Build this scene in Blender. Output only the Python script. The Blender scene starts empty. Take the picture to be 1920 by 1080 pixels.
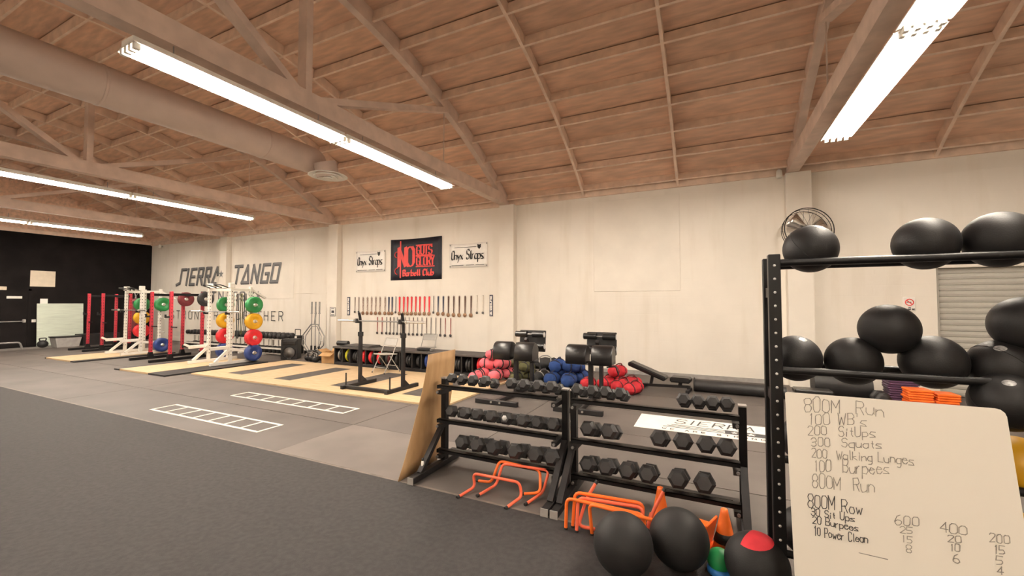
import bpy, bmesh, math, random
from mathutils import Vector, Matrix
random.seed(7)
SC = bpy.context.scene
COL = SC.collection

# ------------------------------------------------------------------ camera
FPX, CX, CY, EYE = 777.0, 960.0, 540.0, 1.7
PITCH = math.atan(27.0/FPX)
YAW = math.atan(373.0*math.cos(PITCH)/FPX)
FW = Vector((-math.sin(YAW)*math.cos(PITCH), math.cos(YAW)*math.cos(PITCH), math.sin(PITCH)))
RT = Vector((math.cos(YAW), math.sin(YAW), 0))
UP = RT.cross(FW)
CAMP = Vector((0, 0, EYE))
cd = bpy.data.cameras.new('camera'); cam = bpy.data.objects.new('camera', cd); COL.objects.link(cam)
cd.sensor_width = 36; cd.lens = FPX/1920*36; cd.clip_start = .05; cd.clip_end = 200
m3 = Matrix((RT, UP, -FW)).transposed()
cam.matrix_world = Matrix.Translation(CAMP) @ m3.to_4x4()
SC.camera = cam
# ------------------------------------------------------------------ world + view
w = bpy.data.worlds.new('world'); SC.world = w; w.use_nodes = True
w.node_tree.nodes['Background'].inputs[0].default_value = (1, .9, .8, 1)
w.node_tree.nodes['Background'].inputs[1].default_value = .0
SC.view_settings.view_transform = 'Standard'; SC.view_settings.look = 'None'
SC.view_settings.gamma = 1; SC.view_settings.use_curve_mapping = False
SC.view_settings.exposure = 0.0
TUBE_POWER = 128.0
TUBE_COLOR = (1.0, .89, .76, 1)

# photo pixel -> point on a plane (the thing's own floor / wall / depth)
def pxa(x, y, ax, v):
    d = FW*FPX + RT*(x-CX) - UP*(y-CY)
    t = (v-CAMP[ax])/d[ax]
    return CAMP + d*t
def pz(x, y, z=0.0): return pxa(x, y, 2, z)
def py(x, y, Y): return pxa(x, y, 1, Y)
def pX(x, y, X): return pxa(x, y, 0, X)

# ------------------------------------------------------------------ materials
MATS = {}
def mat(name, col, rough=.6, metal=0.0, var=.12, scale=8.0, bump=0.0, bscale=60.0, spec=.5, stretch=(1,1,1), col2=None, detail=4.0, coat=0, contrast=(.35,.65)):
    m = bpy.data.materials.new(name); m.use_nodes = True
    nt = m.node_tree; b = nt.nodes['Principled BSDF']
    b.inputs['Roughness'].default_value = rough; b.inputs['Metallic'].default_value = metal
    b.inputs['Specular IOR Level'].default_value = spec
    if coat: b.inputs['Coat Weight'].default_value = coat
    tc = nt.nodes.new('ShaderNodeTexCoord'); mp = nt.nodes.new('ShaderNodeMapping')
    mp.inputs['Scale'].default_value = stretch
    nt.links.new(tc.outputs['Object'], mp.inputs['Vector'])
    n = nt.nodes.new('ShaderNodeTexNoise'); n.inputs['Scale'].default_value = scale; n.inputs['Detail'].default_value = detail
    nt.links.new(mp.outputs['Vector'], n.inputs['Vector'])
    r = nt.nodes.new('ShaderNodeValToRGB')
    c2 = col2 if col2 else tuple(min(1, c*(1+var)) for c in col)
    c1 = col if col2 else tuple(c*(1-var) for c in col)
    r.color_ramp.elements[0].position = contrast[0]; r.color_ramp.elements[1].position = contrast[1]
    r.color_ramp.elements[0].color = (*c1, 1); r.color_ramp.elements[1].color = (*c2, 1)
    nt.links.new(n.outputs['Fac'], r.inputs['Fac']); nt.links.new(r.outputs['Color'], b.inputs['Base Color'])
    if bump:
        n2 = nt.nodes.new('ShaderNodeTexNoise'); n2.inputs['Scale'].default_value = bscale; n2.inputs['Detail'].default_value = 3
        nt.links.new(mp.outputs['Vector'], n2.inputs['Vector'])
        bp = nt.nodes.new('ShaderNodeBump'); bp.inputs['Strength'].default_value = bump; bp.inputs['Distance'].default_value = .01
        nt.links.new(n2.outputs['Fac'], bp.inputs['Height']); nt.links.new(bp.outputs['Normal'], b.inputs['Normal'])
    MATS[name] = m
    return m
def emat(name, col, s):
    m = bpy.data.materials.new(name); m.use_nodes = True; nt = m.node_tree
    b = nt.nodes['Principled BSDF']; b.inputs['Emission Color'].default_value = col
    b.inputs['Emission Strength'].default_value = s; b.inputs['Base Color'].default_value = (.9,.9,.9,1)
    MATS[name] = m; return m

def wall_material():
    m = mat('wall_white', (.86,.80,.71), .75, var=.03, scale=1.2, detail=6)
    nt = m.node_tree; b = nt.nodes['Principled BSDF']
    ramp = [n for n in nt.nodes if n.type == 'VALTORGB'][0]
    tc = [n for n in nt.nodes if n.type == 'TEX_COORD'][0]
    # painted block: faint joints (relief only) + vertical drip stains
    sep = nt.nodes.new('ShaderNodeSeparateXYZ'); nt.links.new(tc.outputs['Object'], sep.inputs[0])
    com = nt.nodes.new('ShaderNodeCombineXYZ'); nt.links.new(sep.outputs[0], com.inputs[0]); nt.links.new(sep.outputs[2], com.inputs[1])
    br = nt.nodes.new('ShaderNodeTexBrick'); br.inputs['Scale'].default_value = 1.0
    br.inputs['Brick Width'].default_value = .405; br.inputs['Row Height'].default_value = .203
    br.inputs['Mortar Size'].default_value = .006; br.inputs['Mortar Smooth'].default_value = .4
    br.inputs['Color1'].default_value = (1,1,1,1); br.inputs['Color2'].default_value = (.97,.97,.97,1); br.inputs['Mortar'].default_value = (0,0,0,1)
    nt.links.new(com.outputs[0], br.inputs['Vector'])
    bp = nt.nodes.new('ShaderNodeBump'); bp.inputs['Strength'].default_value = .2; bp.inputs['Distance'].default_value = .004
    nt.links.new(br.outputs['Color'], bp.inputs['Height']); nt.links.new(bp.outputs['Normal'], b.inputs['Normal'])
    mp2 = nt.nodes.new('ShaderNodeMapping'); mp2.inputs['Scale'].default_value = (3.0, 1, .35)
    nt.links.new(tc.outputs['Object'], mp2.inputs[0])
    n = nt.nodes.new('ShaderNodeTexNoise'); n.inputs['Scale'].default_value = 1.0; n.inputs['Detail'].default_value = 8
    nt.links.new(mp2.outputs[0], n.inputs['Vector'])
    r2 = nt.nodes.new('ShaderNodeValToRGB'); r2.color_ramp.elements[0].position = .28; r2.color_ramp.elements[1].position = .46
    r2.color_ramp.elements[0].color = (.90,.88,.84,1); r2.color_ramp.elements[1].color = (1,1,1,1)
    nt.links.new(n.outputs['Fac'], r2.inputs[0])
    mx = nt.nodes.new('ShaderNodeMixRGB'); mx.blend_type = 'MULTIPLY'; mx.inputs[0].default_value = .7
    nt.links.new(ramp.outputs[0], mx.inputs[1]); nt.links.new(r2.outputs[0], mx.inputs[2])
    nt.links.new(mx.outputs[0], b.inputs['Base Color'])
    return m
wall_material()
mat('wall_plain', (.86,.80,.71), .75, var=.04, scale=1.5)
mat('wall_black', (.0095,.0075,.0075), .85, var=.25, scale=2, spec=.15)
mat('concrete', (.30,.28,.26), .8, var=.2, scale=3)
def per_object_variation(m, amt):
    nt = m.node_tree; b = nt.nodes['Principled BSDF']
    ramp = [n for n in nt.nodes if n.type == 'VALTORGB'][0]
    oi = nt.nodes.new('ShaderNodeObjectInfo'); mr = nt.nodes.new('ShaderNodeMapRange')
    mr.inputs['To Min'].default_value = 1-amt; mr.inputs['To Max'].default_value = 1+amt
    nt.links.new(oi.outputs['Random'], mr.inputs[0])
    mx = nt.nodes.new('ShaderNodeVectorMath'); mx.operation = 'SCALE'
    nt.links.new(ramp.outputs[0], mx.inputs[0]); nt.links.new(mr.outputs[0], mx.inputs['Scale'])
    nt.links.new(mx.outputs[0], b.inputs['Base Color'])
per_object_variation(mat('rubber_mat', (.100,.085,.077), .62, var=.16, scale=1.3, bump=.12, bscale=220, detail=8), .10)
mat('rubber_mat_worn', (.150,.128,.115), .66, var=.12, scale=1.6, bump=.12, bscale=220, detail=8)
mat('rubber_dark', (.021,.0185,.0183), .76, var=.30, scale=26, bump=.5, bscale=190, detail=8)
mat('edge_strip', (.14,.115,.095), .6, var=.25, scale=9)
per_object_variation(mat('deck', (.78,.525,.38), .8, var=.15, scale=3.2, stretch=(.5,3,3), detail=6), .07)
mat('rib', (.80,.61,.48), .75, var=.10, scale=5)
mat('truss', (.66,.51,.42), .75, var=.10, scale=4)
mat('duct', (.54,.42,.35), .55, var=.05, scale=3)
mat('white_paint', (.80,.77,.70), .45, var=.05)
mat('white_reflector', (.85,.83,.78), .35, var=.03)
mat('ply', (.56,.40,.225), .55, var=.10, scale=4, stretch=(1,5,1), col2=(.64,.48,.30), detail=6)
mat('ply_tan', (.40,.235,.105), .55, var=.1, scale=5, stretch=(1,3,.6), col2=(.47,.29,.14))
mat('rubber_strip', (.062,.054,.050), .7, var=.2, scale=8)
mat('tape', (.82,.80,.70), .6, var=.06)
mat('steel_black', (.006,.0055,.006), .42, var=.2, scale=6, spec=.3)
mat('steel_dark', (.014,.0125,.013), .5, var=.25, scale=7, spec=.35)
mat('steel_grey', (.33,.32,.31), .35, metal=.7, var=.12)
mat('chrome', (.86,.84,.80), .30, metal=1.0, var=.05)
mat('red_steel', (.42,.028,.045), .38, var=.10)
mat('dark_red', (.13,.016,.02), .5, var=.2)
mat('rubber_black', (.013,.012,.0125), .55, var=.25, scale=9, bump=.06, bscale=120)
mat('rubber_hex', (.021,.0195,.020), .58, var=.2, scale=14, bump=.08, bscale=150)
mat('ball_black', (.0095,.0085,.009), .55, var=.2, scale=5, bump=.10, bscale=170, spec=.4)
mat('ball_matt', (.013,.012,.0122), .62, var=.2, scale=5, bump=.12, bscale=200, spec=.35)
mat('vinyl_black', (.008,.0075,.008), .34, var=.2, scale=6, bump=.08, bscale=40)
mat('logo_silver', (.30,.295,.29), .3, var=.4, scale=60)
mat('silver_print', (.62,.61,.60), .45, var=.05)
for nm, c in dict(green=(.020,.22,.060), yellow=(.72,.38,.012), red=(.70,.022,.030), blue=(.020,.045,.19), olive=(.085,.080,.028),
                  pink=(.80,.16,.20), sand_blue=(.030,.085,.30), navy=(.016,.022,.060), orange=(.95,.17,.020), coral=(.95,.16,.075),
                  purple=(.085,.040,.085), bright_green=(.02,.30,.09), bright_blue=(.04,.22,.62), lime=(.55,.52,.02)).items():
    mat(nm, c, .45, var=.10, scale=6)
for nm in ('pink','sand_blue','olive'):
    MATS[nm].node_tree.nodes['Principled BSDF'].inputs['Roughness'].default_value = .8
mat('sand_red', (.58,.022,.035), .75, var=.15, scale=8)
mat('sand_black', (.02,.019,.019), .75, var=.2)
mat('banner_navy', (.011,.012,.022), .6, var=.15)
mat('banner_red', (.80,.060,.050), .55, var=.05)
mat('banner_white', (.90,.86,.80), .5, var=.03)
mat('ink', (.010,.0095,.010), .6, var=.1)
mat('logo_grey', (.17,.17,.175), .6, var=.08)
mat('logo_dark', (.055,.055,.058), .6, var=.08)
mat('marker', (.20,.18,.155), .6, var=.3, scale=30, col2=(.40,.36,.30))
mat('marker_dark', (.06,.055,.05), .6, var=.3, scale=30)
mat('board_white', (.88,.82,.72), .35, var=.02, scale=1)
mat('board_green', (.60,.66,.56), .35, var=.08, scale=6, stretch=(1,.4,5), detail=6)
mat('paper', (.70,.60,.47), .7, var=.04)
mat('cardboard', (.50,.29,.12), .75, var=.08)
mat('chair_grey', (.40,.375,.34), .4, var=.06)
mat('shutter', (.52,.50,.45), .5, var=.04)
mat('medal_bronze', (.30,.17,.10), .4, metal=.6, var=.3, scale=40)
mat('medal_dark', (.08,.07,.07), .4, metal=.5, var=.3, scale=40)
mat('ribbon_brown', (.10,.05,.035), .7, var=.4, scale=25)
mat('ribbon_stripe', (.16,.08,.06), .7, scale=40, col2=(.60,.50,.42), contrast=(.45,.55))
mat('ribbon_pale', (.66,.58,.48), .7)
mat('ribbon_grey', (.20,.17,.16), .7, var=.3)
mat('ribbon_rust', (.32,.06,.05), .7, var=.2)
mat('cone_grey', (.16,.155,.15), .5, var=.2)
mat('pipe_grey', (.35,.33,.31), .5, var=.1)
emat('tube_glow', TUBE_COLOR, TUBE_POWER)

# ------------------------------------------------------------------ mesh builder
class MB:
    def __init__(s): s.v = []; s.f = []; s.s = []
    def add(s, vs, fs, sm=False):
        o = len(s.v); s.v += [tuple(p) for p in vs]
        for f in fs: s.f.append(tuple(i+o for i in f)); s.s.append(sm)
        return s
    def bx(s, x0, x1, y0, y1, z0, z1):
        vs = [(x,y,z) for z in (z0,z1) for y in (y0,y1) for x in (x0,x1)]
        return s.add(vs, [(0,2,3,1),(4,5,7,6),(0,1,5,4),(2,6,7,3),(0,4,6,2),(1,3,7,5)])
    def box(s, c, d, rot=None):
        q = [Vector((x*d[0]/2, y*d[1]/2, z*d[2]/2)) for z in (-1,1) for y in (-1,1) for x in (-1,1)]
        if rot: q = [rot @ p for p in q]
        c = Vector(c)
        return s.add([p+c for p in q], [(0,2,3,1),(4,5,7,6),(0,1,5,4),(2,6,7,3),(0,4,6,2),(1,3,7,5)])
    def cbox(s, c, d, ch, rot=None):      # box with chamfered edges
        pts = []
        for sx in (-1,1):
            for sy in (-1,1):
                for sz in (-1,1):
                    h = (d[0]/2, d[1]/2, d[2]/2)
                    for k in range(3):
                        p = [sx*(h[0]-ch), sy*(h[1]-ch), sz*(h[2]-ch)]
                        p[k] = (sx,sy,sz)[k]*h[k]
                        pts.append(p)
        return s.hull([ (rot @ Vector(p) if rot else Vector(p)) + Vector(c) for p in pts])
    def hull(s, pts, sm=False):
        bm = bmesh.new()
        for p in pts: bm.verts.new(p)
        r = bmesh.ops.convex_hull(bm, input=bm.verts)
        bmesh.ops.dissolve_limit(bm, angle_limit=.02, verts=bm.verts, edges=bm.edges)
        bm.verts.index_update()
        s.add([v.co[:] for v in bm.verts], [[v.index for v in f.verts] for f in bm.faces], sm)
        bm.free(); return s
    def beam(s, p0, p1, wd, ht, up=(0,0,1)):   # rectangular bar from p0 to p1
        p0 = Vector(p0); p1 = Vector(p1); d = (p1-p0); L = d.length; d.normalize()
        u = Vector(up)
        if abs(d.dot(u)) > .99: u = Vector((0,1,0))
        sx = d.cross(u).normalized(); sz = sx.cross(d)
        R = Matrix((sx, d, sz)).transposed()
        return s.box((p0+p1)/2, (wd, L, ht), R)
    def tube(s, path, r, n=8, closed=False, cap=True):
        P = [Vector(p) for p in path]; m = len(P)
        rs = r if isinstance(r, (list,tuple)) else [r]*m
        rings = []; prev = None
        for i in range(m):
            if closed: t = P[(i+1)%m]-P[i-1]
            else: t = P[min(i+1,m-1)]-P[max(i-1,0)]
            t.normalize()
            if prev is None:
                a = Vector((0,0,1)) if abs(t.z) < .9 else Vector((1,0,0))
                u = t.cross(a).normalized()
            else:
                u = (prev - t*prev.dot(t)).normalized()
            prev = u; v = t.cross(u)
            rings.append([P[i]+(u*math.cos(2*math.pi*k/n)+v*math.sin(2*math.pi*k/n))*rs[i] for k in range(n)])
        vs = [p for R in rings for p in R]; fs = []
        for i in range(m if closed else m-1):
            j = (i+1)%m
            for k in range(n):
                fs.append((i*n+k, i*n+(k+1)%n, j*n+(k+1)%n, j*n+k))
        s.add(vs, fs, True)
        if cap and not closed:
            s.add(rings[0], [tuple(range(n))[::-1]]); s.add(rings[-1], [tuple(range(n))])
        return s
    def cyl(s, p0, p1, r, n=16, r2=None): return s.tube([p0,p1], [r, r if r2 is None else r2], n)
    def lathe(s, prof, n=24, M=None, sm=True):     # prof: (radius, z) list around z
        vs = []; fs = []
        for (r,z) in prof:
            for k in range(n):
                a = 2*math.pi*k/n; vs.append(Vector((r*math.cos(a), r*math.sin(a), z)))
        for i in range(len(prof)-1):
            for k in range(n): fs.append((i*n+k, i*n+(k+1)%n, (i+1)*n+(k+1)%n, (i+1)*n+k))
        fs.append(tuple(range(n))[::-1]); fs.append(tuple((len(prof)-1)*n+k for k in range(n)))
        if M: vs = [M @ v for v in vs]
        return s.add(vs, fs, sm)
    def prism(s, poly, fn, a, b):     # poly 2D list; fn(u,v,w)->point; extruded from w=a to w=b
        n = len(poly)
        vs = [fn(u,v,a) for u,v in poly]+[fn(u,v,b) for u,v in poly]
        fs = [tuple(range(n))[::-1], tuple(range(n,2*n))]+[(i,(i+1)%n,n+(i+1)%n,n+i) for i in range(n)]
        return s.add(vs, fs)
    def sphere(s, c, r, nu=24, nv=14, fn=None):
        c = Vector(c); vs = []; fs = []
        rr = r if isinstance(r, (tuple,list)) else (r,r,r)
        for i in range(1,nv):
            t = math.pi*i/nv
            for k in range(nu):
                a = 2*math.pi*k/nu
                d = Vector((math.sin(t)*math.cos(a), math.sin(t)*math.sin(a), math.cos(t)))
                q = fn(d) if fn else 1
                vs.append(c+Vector((d.x*rr[0],d.y*rr[1],d.z*rr[2]))*q)
        top = len(vs); vs.append(c+Vector((0,0,rr[2]))*(fn(Vector((0,0,1))) if fn else 1)); vs.append(c-Vector((0,0,rr[2]))*(fn(Vector((0,0,-1))) if fn else 1))
        for i in range(nv-2):
            for k in range(nu): fs.append((i*nu+k, (i+1)*nu+k, (i+1)*nu+(k+1)%nu, i*nu+(k+1)%nu))
        for k in range(nu):
            fs.append((top, k, (k+1)%nu)); fs.append((top+1, (nv-2)*nu+(k+1)%nu, (nv-2)*nu+k))
        return s.add(vs, fs, True)
    def mesh(s, name):
        me = bpy.data.meshes.new(name); me.from_pydata(s.v, [], s.f)
        me.polygons.foreach_set('use_smooth', s.s)
        bm = bmesh.new(); bm.from_mesh(me); bmesh.ops.recalc_face_normals(bm, faces=bm.faces); bm.to_mesh(me); bm.free()
        me.update(); return me

PRINT = ('lettering','tagline','print','print_line','letter_rule','wall_lettering','stripe','wire_guard','handwriting','sword_flourish','star','bolt_holes','wall_logo')
def obj(name, mb, m, parent=None, loc=(0,0,0), rot=(0,0,0)):
    me = mb.mesh(name) if isinstance(mb, MB) else mb
    o = bpy.data.objects.new(name, me); COL.objects.link(o)
    if not me.materials: me.materials.append(MATS[m])
    o.location = loc; o.rotation_euler = rot
    if parent: o.parent = parent
    if name in PRINT: o['kind'] = 'stuff'
    return o
def tag(o, label, cat, group=None):
    o['label'] = label; o['category'] = cat
    if group: o['group'] = group
    return o
def thing(name, label, cat, loc=(0,0,0), rotz=0, group=None):
    o = bpy.data.objects.new(name, None); COL.objects.link(o); o.empty_display_size = .1
    o.location = loc; o.rotation_euler = (0,0,rotz)
    return tag(o, label, cat, group)
def struct(o): o['kind'] = 'structure'; return o
def dup(root, loc, rot, label):
    r = root.copy(); COL.objects.link(r); r.location = loc; r.rotation_euler = rot; r['label'] = label
    for ch in root.children:
        c = ch.copy(); COL.objects.link(c); c.parent = r
        for g in ch.children:
            d = g.copy(); COL.objects.link(d); d.parent = c
    return r
ORD = ['first','second','third','fourth','fifth','sixth','seventh','eighth','ninth','tenth','eleventh','twelfth','thirteenth','fourteenth','fifteenth',
       'sixteenth','seventeenth','eighteenth','nineteenth','twentieth'] + ['twenty-'+x for x in ('first','second','third','fourth','fifth','sixth','seventh','eighth','ninth')] + ['thirtieth']

# ------------------------------------------------------------------ stroke lettering (x 0-4, y 0-8; baseline 2, x-height 5, cap 8)
FONT = {
'0':'18 07 03 12 32 43 47 38 18','1':'17 28 22','2':'07 18 38 47 46 02 42','3':'07 18 38 47 46 35 15;35 44 43 32 12 03','4':'38 04 44;38 32',
'5':'48 08 05 35 44 43 32 02','6':'38 17 04 03 12 32 43 44 35 15 04','7':'08 48 12','8':'15 06 07 18 38 47 46 35 15 04 03 12 32 43 44 35',
'9':'45 36 16 07 18 38 47 44 22',
'A':'02 28 42;14 34','B':'02 08 38 47 46 35 05;35 44 43 32 02','C':'47 38 18 07 03 12 32 43','E':'48 08 02 42;05 35','F':'48 08 02;05 35',
'G':'47 38 18 07 03 12 32 43 45 25','H':'08 02;48 42;05 45','I':'28 22','L':'08 02 42','M':'02 08 24 48 42','N':'02 08 42 48',
'O':'18 07 03 12 32 43 47 38 18','P':'02 08 38 47 46 35 05','R':'02 08 38 47 46 35 05;25 42','S':'47 38 18 07 06 15 35 44 43 32 12 03',
'T':'08 48;28 22','U':'08 03 12 32 43 48','W':'08 12 26 32 48','Y':'08 25 48;25 22','X':'08 42;48 02','D':'02 08 28 46 44 22 02',
'a':'45 15 04 03 12 32 43;45 42','b':'08 02 32 43 44 35 05','c':'44 35 15 04 03 12 32 43','e':'04 44 35 15 04 03 12 32 43','g':'45 15 04 03 12 42;45 41 30 10','i':'25 22;27 26',
'k':'08 02;35 04 42','l':'28 23 32','n':'05 02;04 15 35 44 42','o':'15 04 03 12 32 43 44 35 15','p':'05 00;05 35 44 43 32 02','q':'45 15 04 03 12 42;45 40',
'r':'05 02;04 25 35','s':'45 15 04 33 42 02','t':'27 23 32;15 35','u':'05 03 12 32 43;45 42','w':'05 12 24 32 45','x':'05 42;45 02','y':'05 23;45 10','h':'08 02;04 15 35 44 42',
'm':'05 02;04 14 22;24 44 42', 'd':'48 42;45 15 04 03 12 42', "'":'28 26', ' ':'', '-':'14 34'}
NARROW = {'1':.6,'I':.45,'i':.45,'l':.55,"'":.3,' ':.7,'M':1.15,'W':1.2,'w':1.1,'m':1.15,'t':.75,'r':.8}
def strokes(text, gap=.35, jit=0.0, rng=None):
    out = []; x = 0
    for ch in text:
        wd = NARROW.get(ch, 1.0)
        dy = (rng.random()-.5)*jit if rng else 0; dsc = 1+((rng.random()-.5)*jit if rng else 0)
        for st in FONT.get(ch, '').split(';'):
            pts = [((int(t[0])/4*wd)+x, ((int(t[1])-2)/6*dsc+dy*.4)) for t in st.split()]
            if rng: pts = [(a+(rng.random()-.5)*jit*.5, b+(rng.random()-.5)*jit*.35) for a,b in pts]
            if len(pts) > 1: out.append(pts)
        x += wd+gap
    return out, x-gap
def flat_strokes(mb, sts, fn, wd, nib=None, z=0.0):
    """ribbons in a plane; fn(u,v)->Vector on the plane; widths in metres; nib=(du,dv) for a broad-nib pen"""
    lift = 0
    for st in sts:
        P = [fn(*p) for p in st]
        for a, b in zip(P[:-1], P[1:]):
            lift += 1; k_ = fn.normal*(.00012*(lift % 12)); a = a+k_; b = b+k_
            d = (b-a)
            if d.length < 1e-6: continue
            if nib is not None:
                n = nib
                e = d.normalized()*wd*.15
                mb.add([a-n-e, b-n+e, b+n+e, a+n-e], [(0,1,2,3)])
            else:
                d.normalize(); n = d.cross(fn.normal)*wd/2; e = d*wd*.42
                mb.add([a-n-e, b-n+e, b+n+e, a+n-e], [(0,1,2,3)])
class Plane:
    def __init__(s, o, u, v, shear=0.0):
        s.o = Vector(o); s.u = Vector(u); s.v = Vector(v); s.sh = shear; s.normal = s.u.cross(s.v).normalized()
    def __call__(s, a, b): return s.o+s.u*(a+s.sh*b)+s.v*b
def text_on(mb, text, p0, p1, vvec, wd, gap=.35, jit=0.0, rng=None, shear=0.0, nib=None):
    """text from p0 to p1 (baseline), cap height vector vvec"""
    sts, W = strokes(text, gap, jit, rng)
    p0 = Vector(p0); p1 = Vector(p1); vv = Vector(vvec)
    u = (p1-p0)/W
    pl = Plane(p0, u, vv, 0); pl.normal = (p1-p0).cross(vv).normalized()
    if shear: sts = [[(a+shear*b, b) for a,b in st] for st in sts]
    flat_strokes(mb, sts, pl, wd, nib)
def star_poly(r, n=5, inner=.42):
    return [((r if i%2==0 else r*inner)*math.sin(math.pi*i/n), (r if i%2==0 else r*inner)*math.cos(math.pi*i/n)) for i in range(2*n)]

# ================================================================== SETTING
XL, XR, YB, YF, WT = -23.7, 8.2, 10.2, -3.6, 4.35
AY, AZ, AR = 3.30, -5.66, 12.15           # roof arc (underside of the ribs)
def arc(y, dr=0.0): return AZ+math.sqrt((AR+dr)**2-(y-AY)**2)
TRX = [-17.85, -11.64, -5.06, 1.55]

# ---- floor
fl = struct(obj('floor', MB().bx(XL-.2, XR+.2, YF-.2, YB+.2, -.2, -.022), 'concrete'))
ys = [3.155, 4.30, 5.52, 6.74, 7.96, 9.18, YB]
xs = [-22.4, -16.2, -10.3, -4.51, -2.55, 1.62, XR]
for i in range(len(xs)-1):
    for j in range(len(ys)-1):
        worn = (i == 3 and j == 0)
        obj('rubber_mat', MB().bx(xs[i]+.006, xs[i+1]-.006, ys[j]+.006, ys[j+1]-.006, -.022, 0 if not worn else .003), 'rubber_mat_worn' if worn else 'rubber_mat', fl)
obj('rubber_flooring', MB().bx(XL, XR, YF, 3.125, -.022, .006), 'rubber_dark', fl)
obj('edge_strip', MB().bx(-16, 1.6, 3.125, 3.157, -.02, .004), 'edge_strip', fl)

# ---- walls
DX0, DX1, DZ = 3.73, 6.9, 2.34
mbw = MB()
mbw.bx(XL-.2, DX0, YB, YB+.2, -.02, WT+.7); mbw.bx(DX0, DX1, YB, YB+.2, DZ, WT+.7); mbw.bx(DX1, XR+.2, YB, YB+.2, -.02, WT+.7)
wb = struct(obj('wall_back', mbw, 'wall_white'))
def gable(x0, x1, zb=-.02):
    n = 24; poly = [(YB+.1, zb), (YF-.1, zb)]
    for k in range(n+1):
        y = YF-.1+(YB+.2-YF)*k/n; poly.append((y, arc(min(max(y,YF),YB), .27)))
    return MB().prism(poly, lambda u,v,w_: (w_, u, v), x0, x1)
wl = struct(obj('wall_left', MB().bx(XL-.2, XL, YF-.1, YB+.1, -.02, 4.42), 'wall_black'))
obj('gable_panel', gable(XL-.2, XL-.02, 4.42), 'deck', wl)
obj('gable_beam', MB().bx(XL-.02, XL+.05, YF, YB, 4.38, 4.52), 'rib', wl)
struct(obj('wall_right', gable(XR, XR+.2), 'wall_plain'))
struct(obj('wall_front', MB().bx(XL-.2, XR+.2, YF-.2, YF, -.02, WT+.7), 'wall_plain'))
for X in TRX:
    obj('pilaster', MB().bx(X-.13, X+.30, YB-.19, YB+.01, 0, WT), 'wall_plain', wb)
obj('ledger', MB().bx(XL, XR, YB-.05, YB-.001, WT, WT+.27), 'rib', wb)
mbp = MB()
mbp.bx(XL, TRX[1]-.4, YB-.02, YB-.002, 2.02, 2.035)
obj('wall_joint', mbp, 'wall_plain', wb)
a = py(1113, 380, YB); b_ = py(1276, 545, YB)
obj('wall_patch', MB().cbox(((a.x+b_.x)/2, YB-.008, (a.z+b_.z)/2), (b_.x-a.x, .014, a.z-b_.z), .004), 'wall_plain', wb)
a = py(1112, 545, YB)
a = py(440, 455, YB); b_ = py(551, 560, YB)
obj('wall_patch', MB().cbox(((a.x+b_.x)/2, YB-.007, (a.z+b_.z)/2), (b_.x-a.x, .012, a.z-b_.z), .004), 'wall_plain', wb)
obj('base_rail', MB().bx(-2.6, 1.3, YB-.03, YB-.001, .0, .09), 'pipe_grey', wb)

# ---- ceiling: ribs, deck panels
n = 40; vs = []; 
mbc = MB()
for k in range(n):
    y0 = YF-.15+(YB-YF+.3)*k/n; y1 = YF-.15+(YB-YF+.3)*(k+1)/n
    z0 = arc(y0, .28); z1 = arc(y1, .28)
    mbc.add([(XL-.2,y0,z0),(XR+.2,y0,z0),(XR+.2,y1,z1),(XL-.2,y1,z1)], [(0,1,2,3)])
    mbc.add([(XL-.2,y0,z0+.06),(XR+.2,y0,z0+.06),(XR+.2,y1,z1+.06),(XL-.2,y1,z1+.06)], [(3,2,1,0)])
ce = struct(obj('ceiling', mbc, 'deck'))
STEP = .665/AR
th0 = math.asin((10.0-AY)/AR)
ths = [th0-STEP*k for k in range(21)]
edges = [XL]+TRX+[XR]
RD = .20
for a0, a1 in zip(edges[:-1], edges[1:]):
    L = a1-a0
    pm = MB().bx(-L/2+.05, L/2-.05, -.02, .02, 0, RD).mesh('purlin'); pm.materials.append(MATS['rib'])
    for th in ths:
        obj('purlin', pm, 'rib', ce, ((a0+a1)/2, AY+AR*math.sin(th), AZ+AR*math.cos(th)), (-th,0,0))
    w3 = L/3
    dm = MB().bx(-w3/2+.003, w3/2-.003, -.66, .66, 0, .02).mesh('deck_panel'); dm.materials.append(MATS['deck'])
    for k in range(3):
        xc = a0+w3*(k+.5)
        for q in range(11):
            th = th0+STEP*.5-STEP*2*q+STEP*.5-STEP
            obj('deck_panel', dm, 'deck', ce, (xc, AY+(AR+RD+.005)*math.sin(th), AZ+(AR+RD+.005)*math.cos(th)), (-th,0,0))
def arc_band(xc, wd, r0, r1, y0=YF, y1=YB-.05, n=32):
    mb = MB(); vs = []
    for k in range(n+1):
        y = y0+(y1-y0)*k/n; th = math.asin((y-AY)/AR)
        for r in (r0, r1):
            for x in (-wd/2, wd/2): vs.append((x+xc, AY+(AR+r)*math.sin(th), AZ+(AR+r)*math.cos(th)))
    fs = []
    for k in range(n):
        o = 4*k
        fs += [(o,o+1,o+5,o+4),(o+2,o+6,o+7,o+3),(o,o+4,o+6,o+2),(o+1,o+3,o+7,o+5)]
    fs += [(0,2,3,1),(4*n,4*n+1,4*n+3,4*n+2)]
    mb.add(vs, fs); return mb
rm = arc_band(0, .055, -.002, RD).mesh('rafter'); rm.materials.append(MATS['rib'])
for a0, a1 in zip(edges[:-1], edges[1:]):
    for k in (1,2): obj('rafter', rm, 'rib', ce, (a0+(a1-a0)*k/3, 0, 0))
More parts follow.
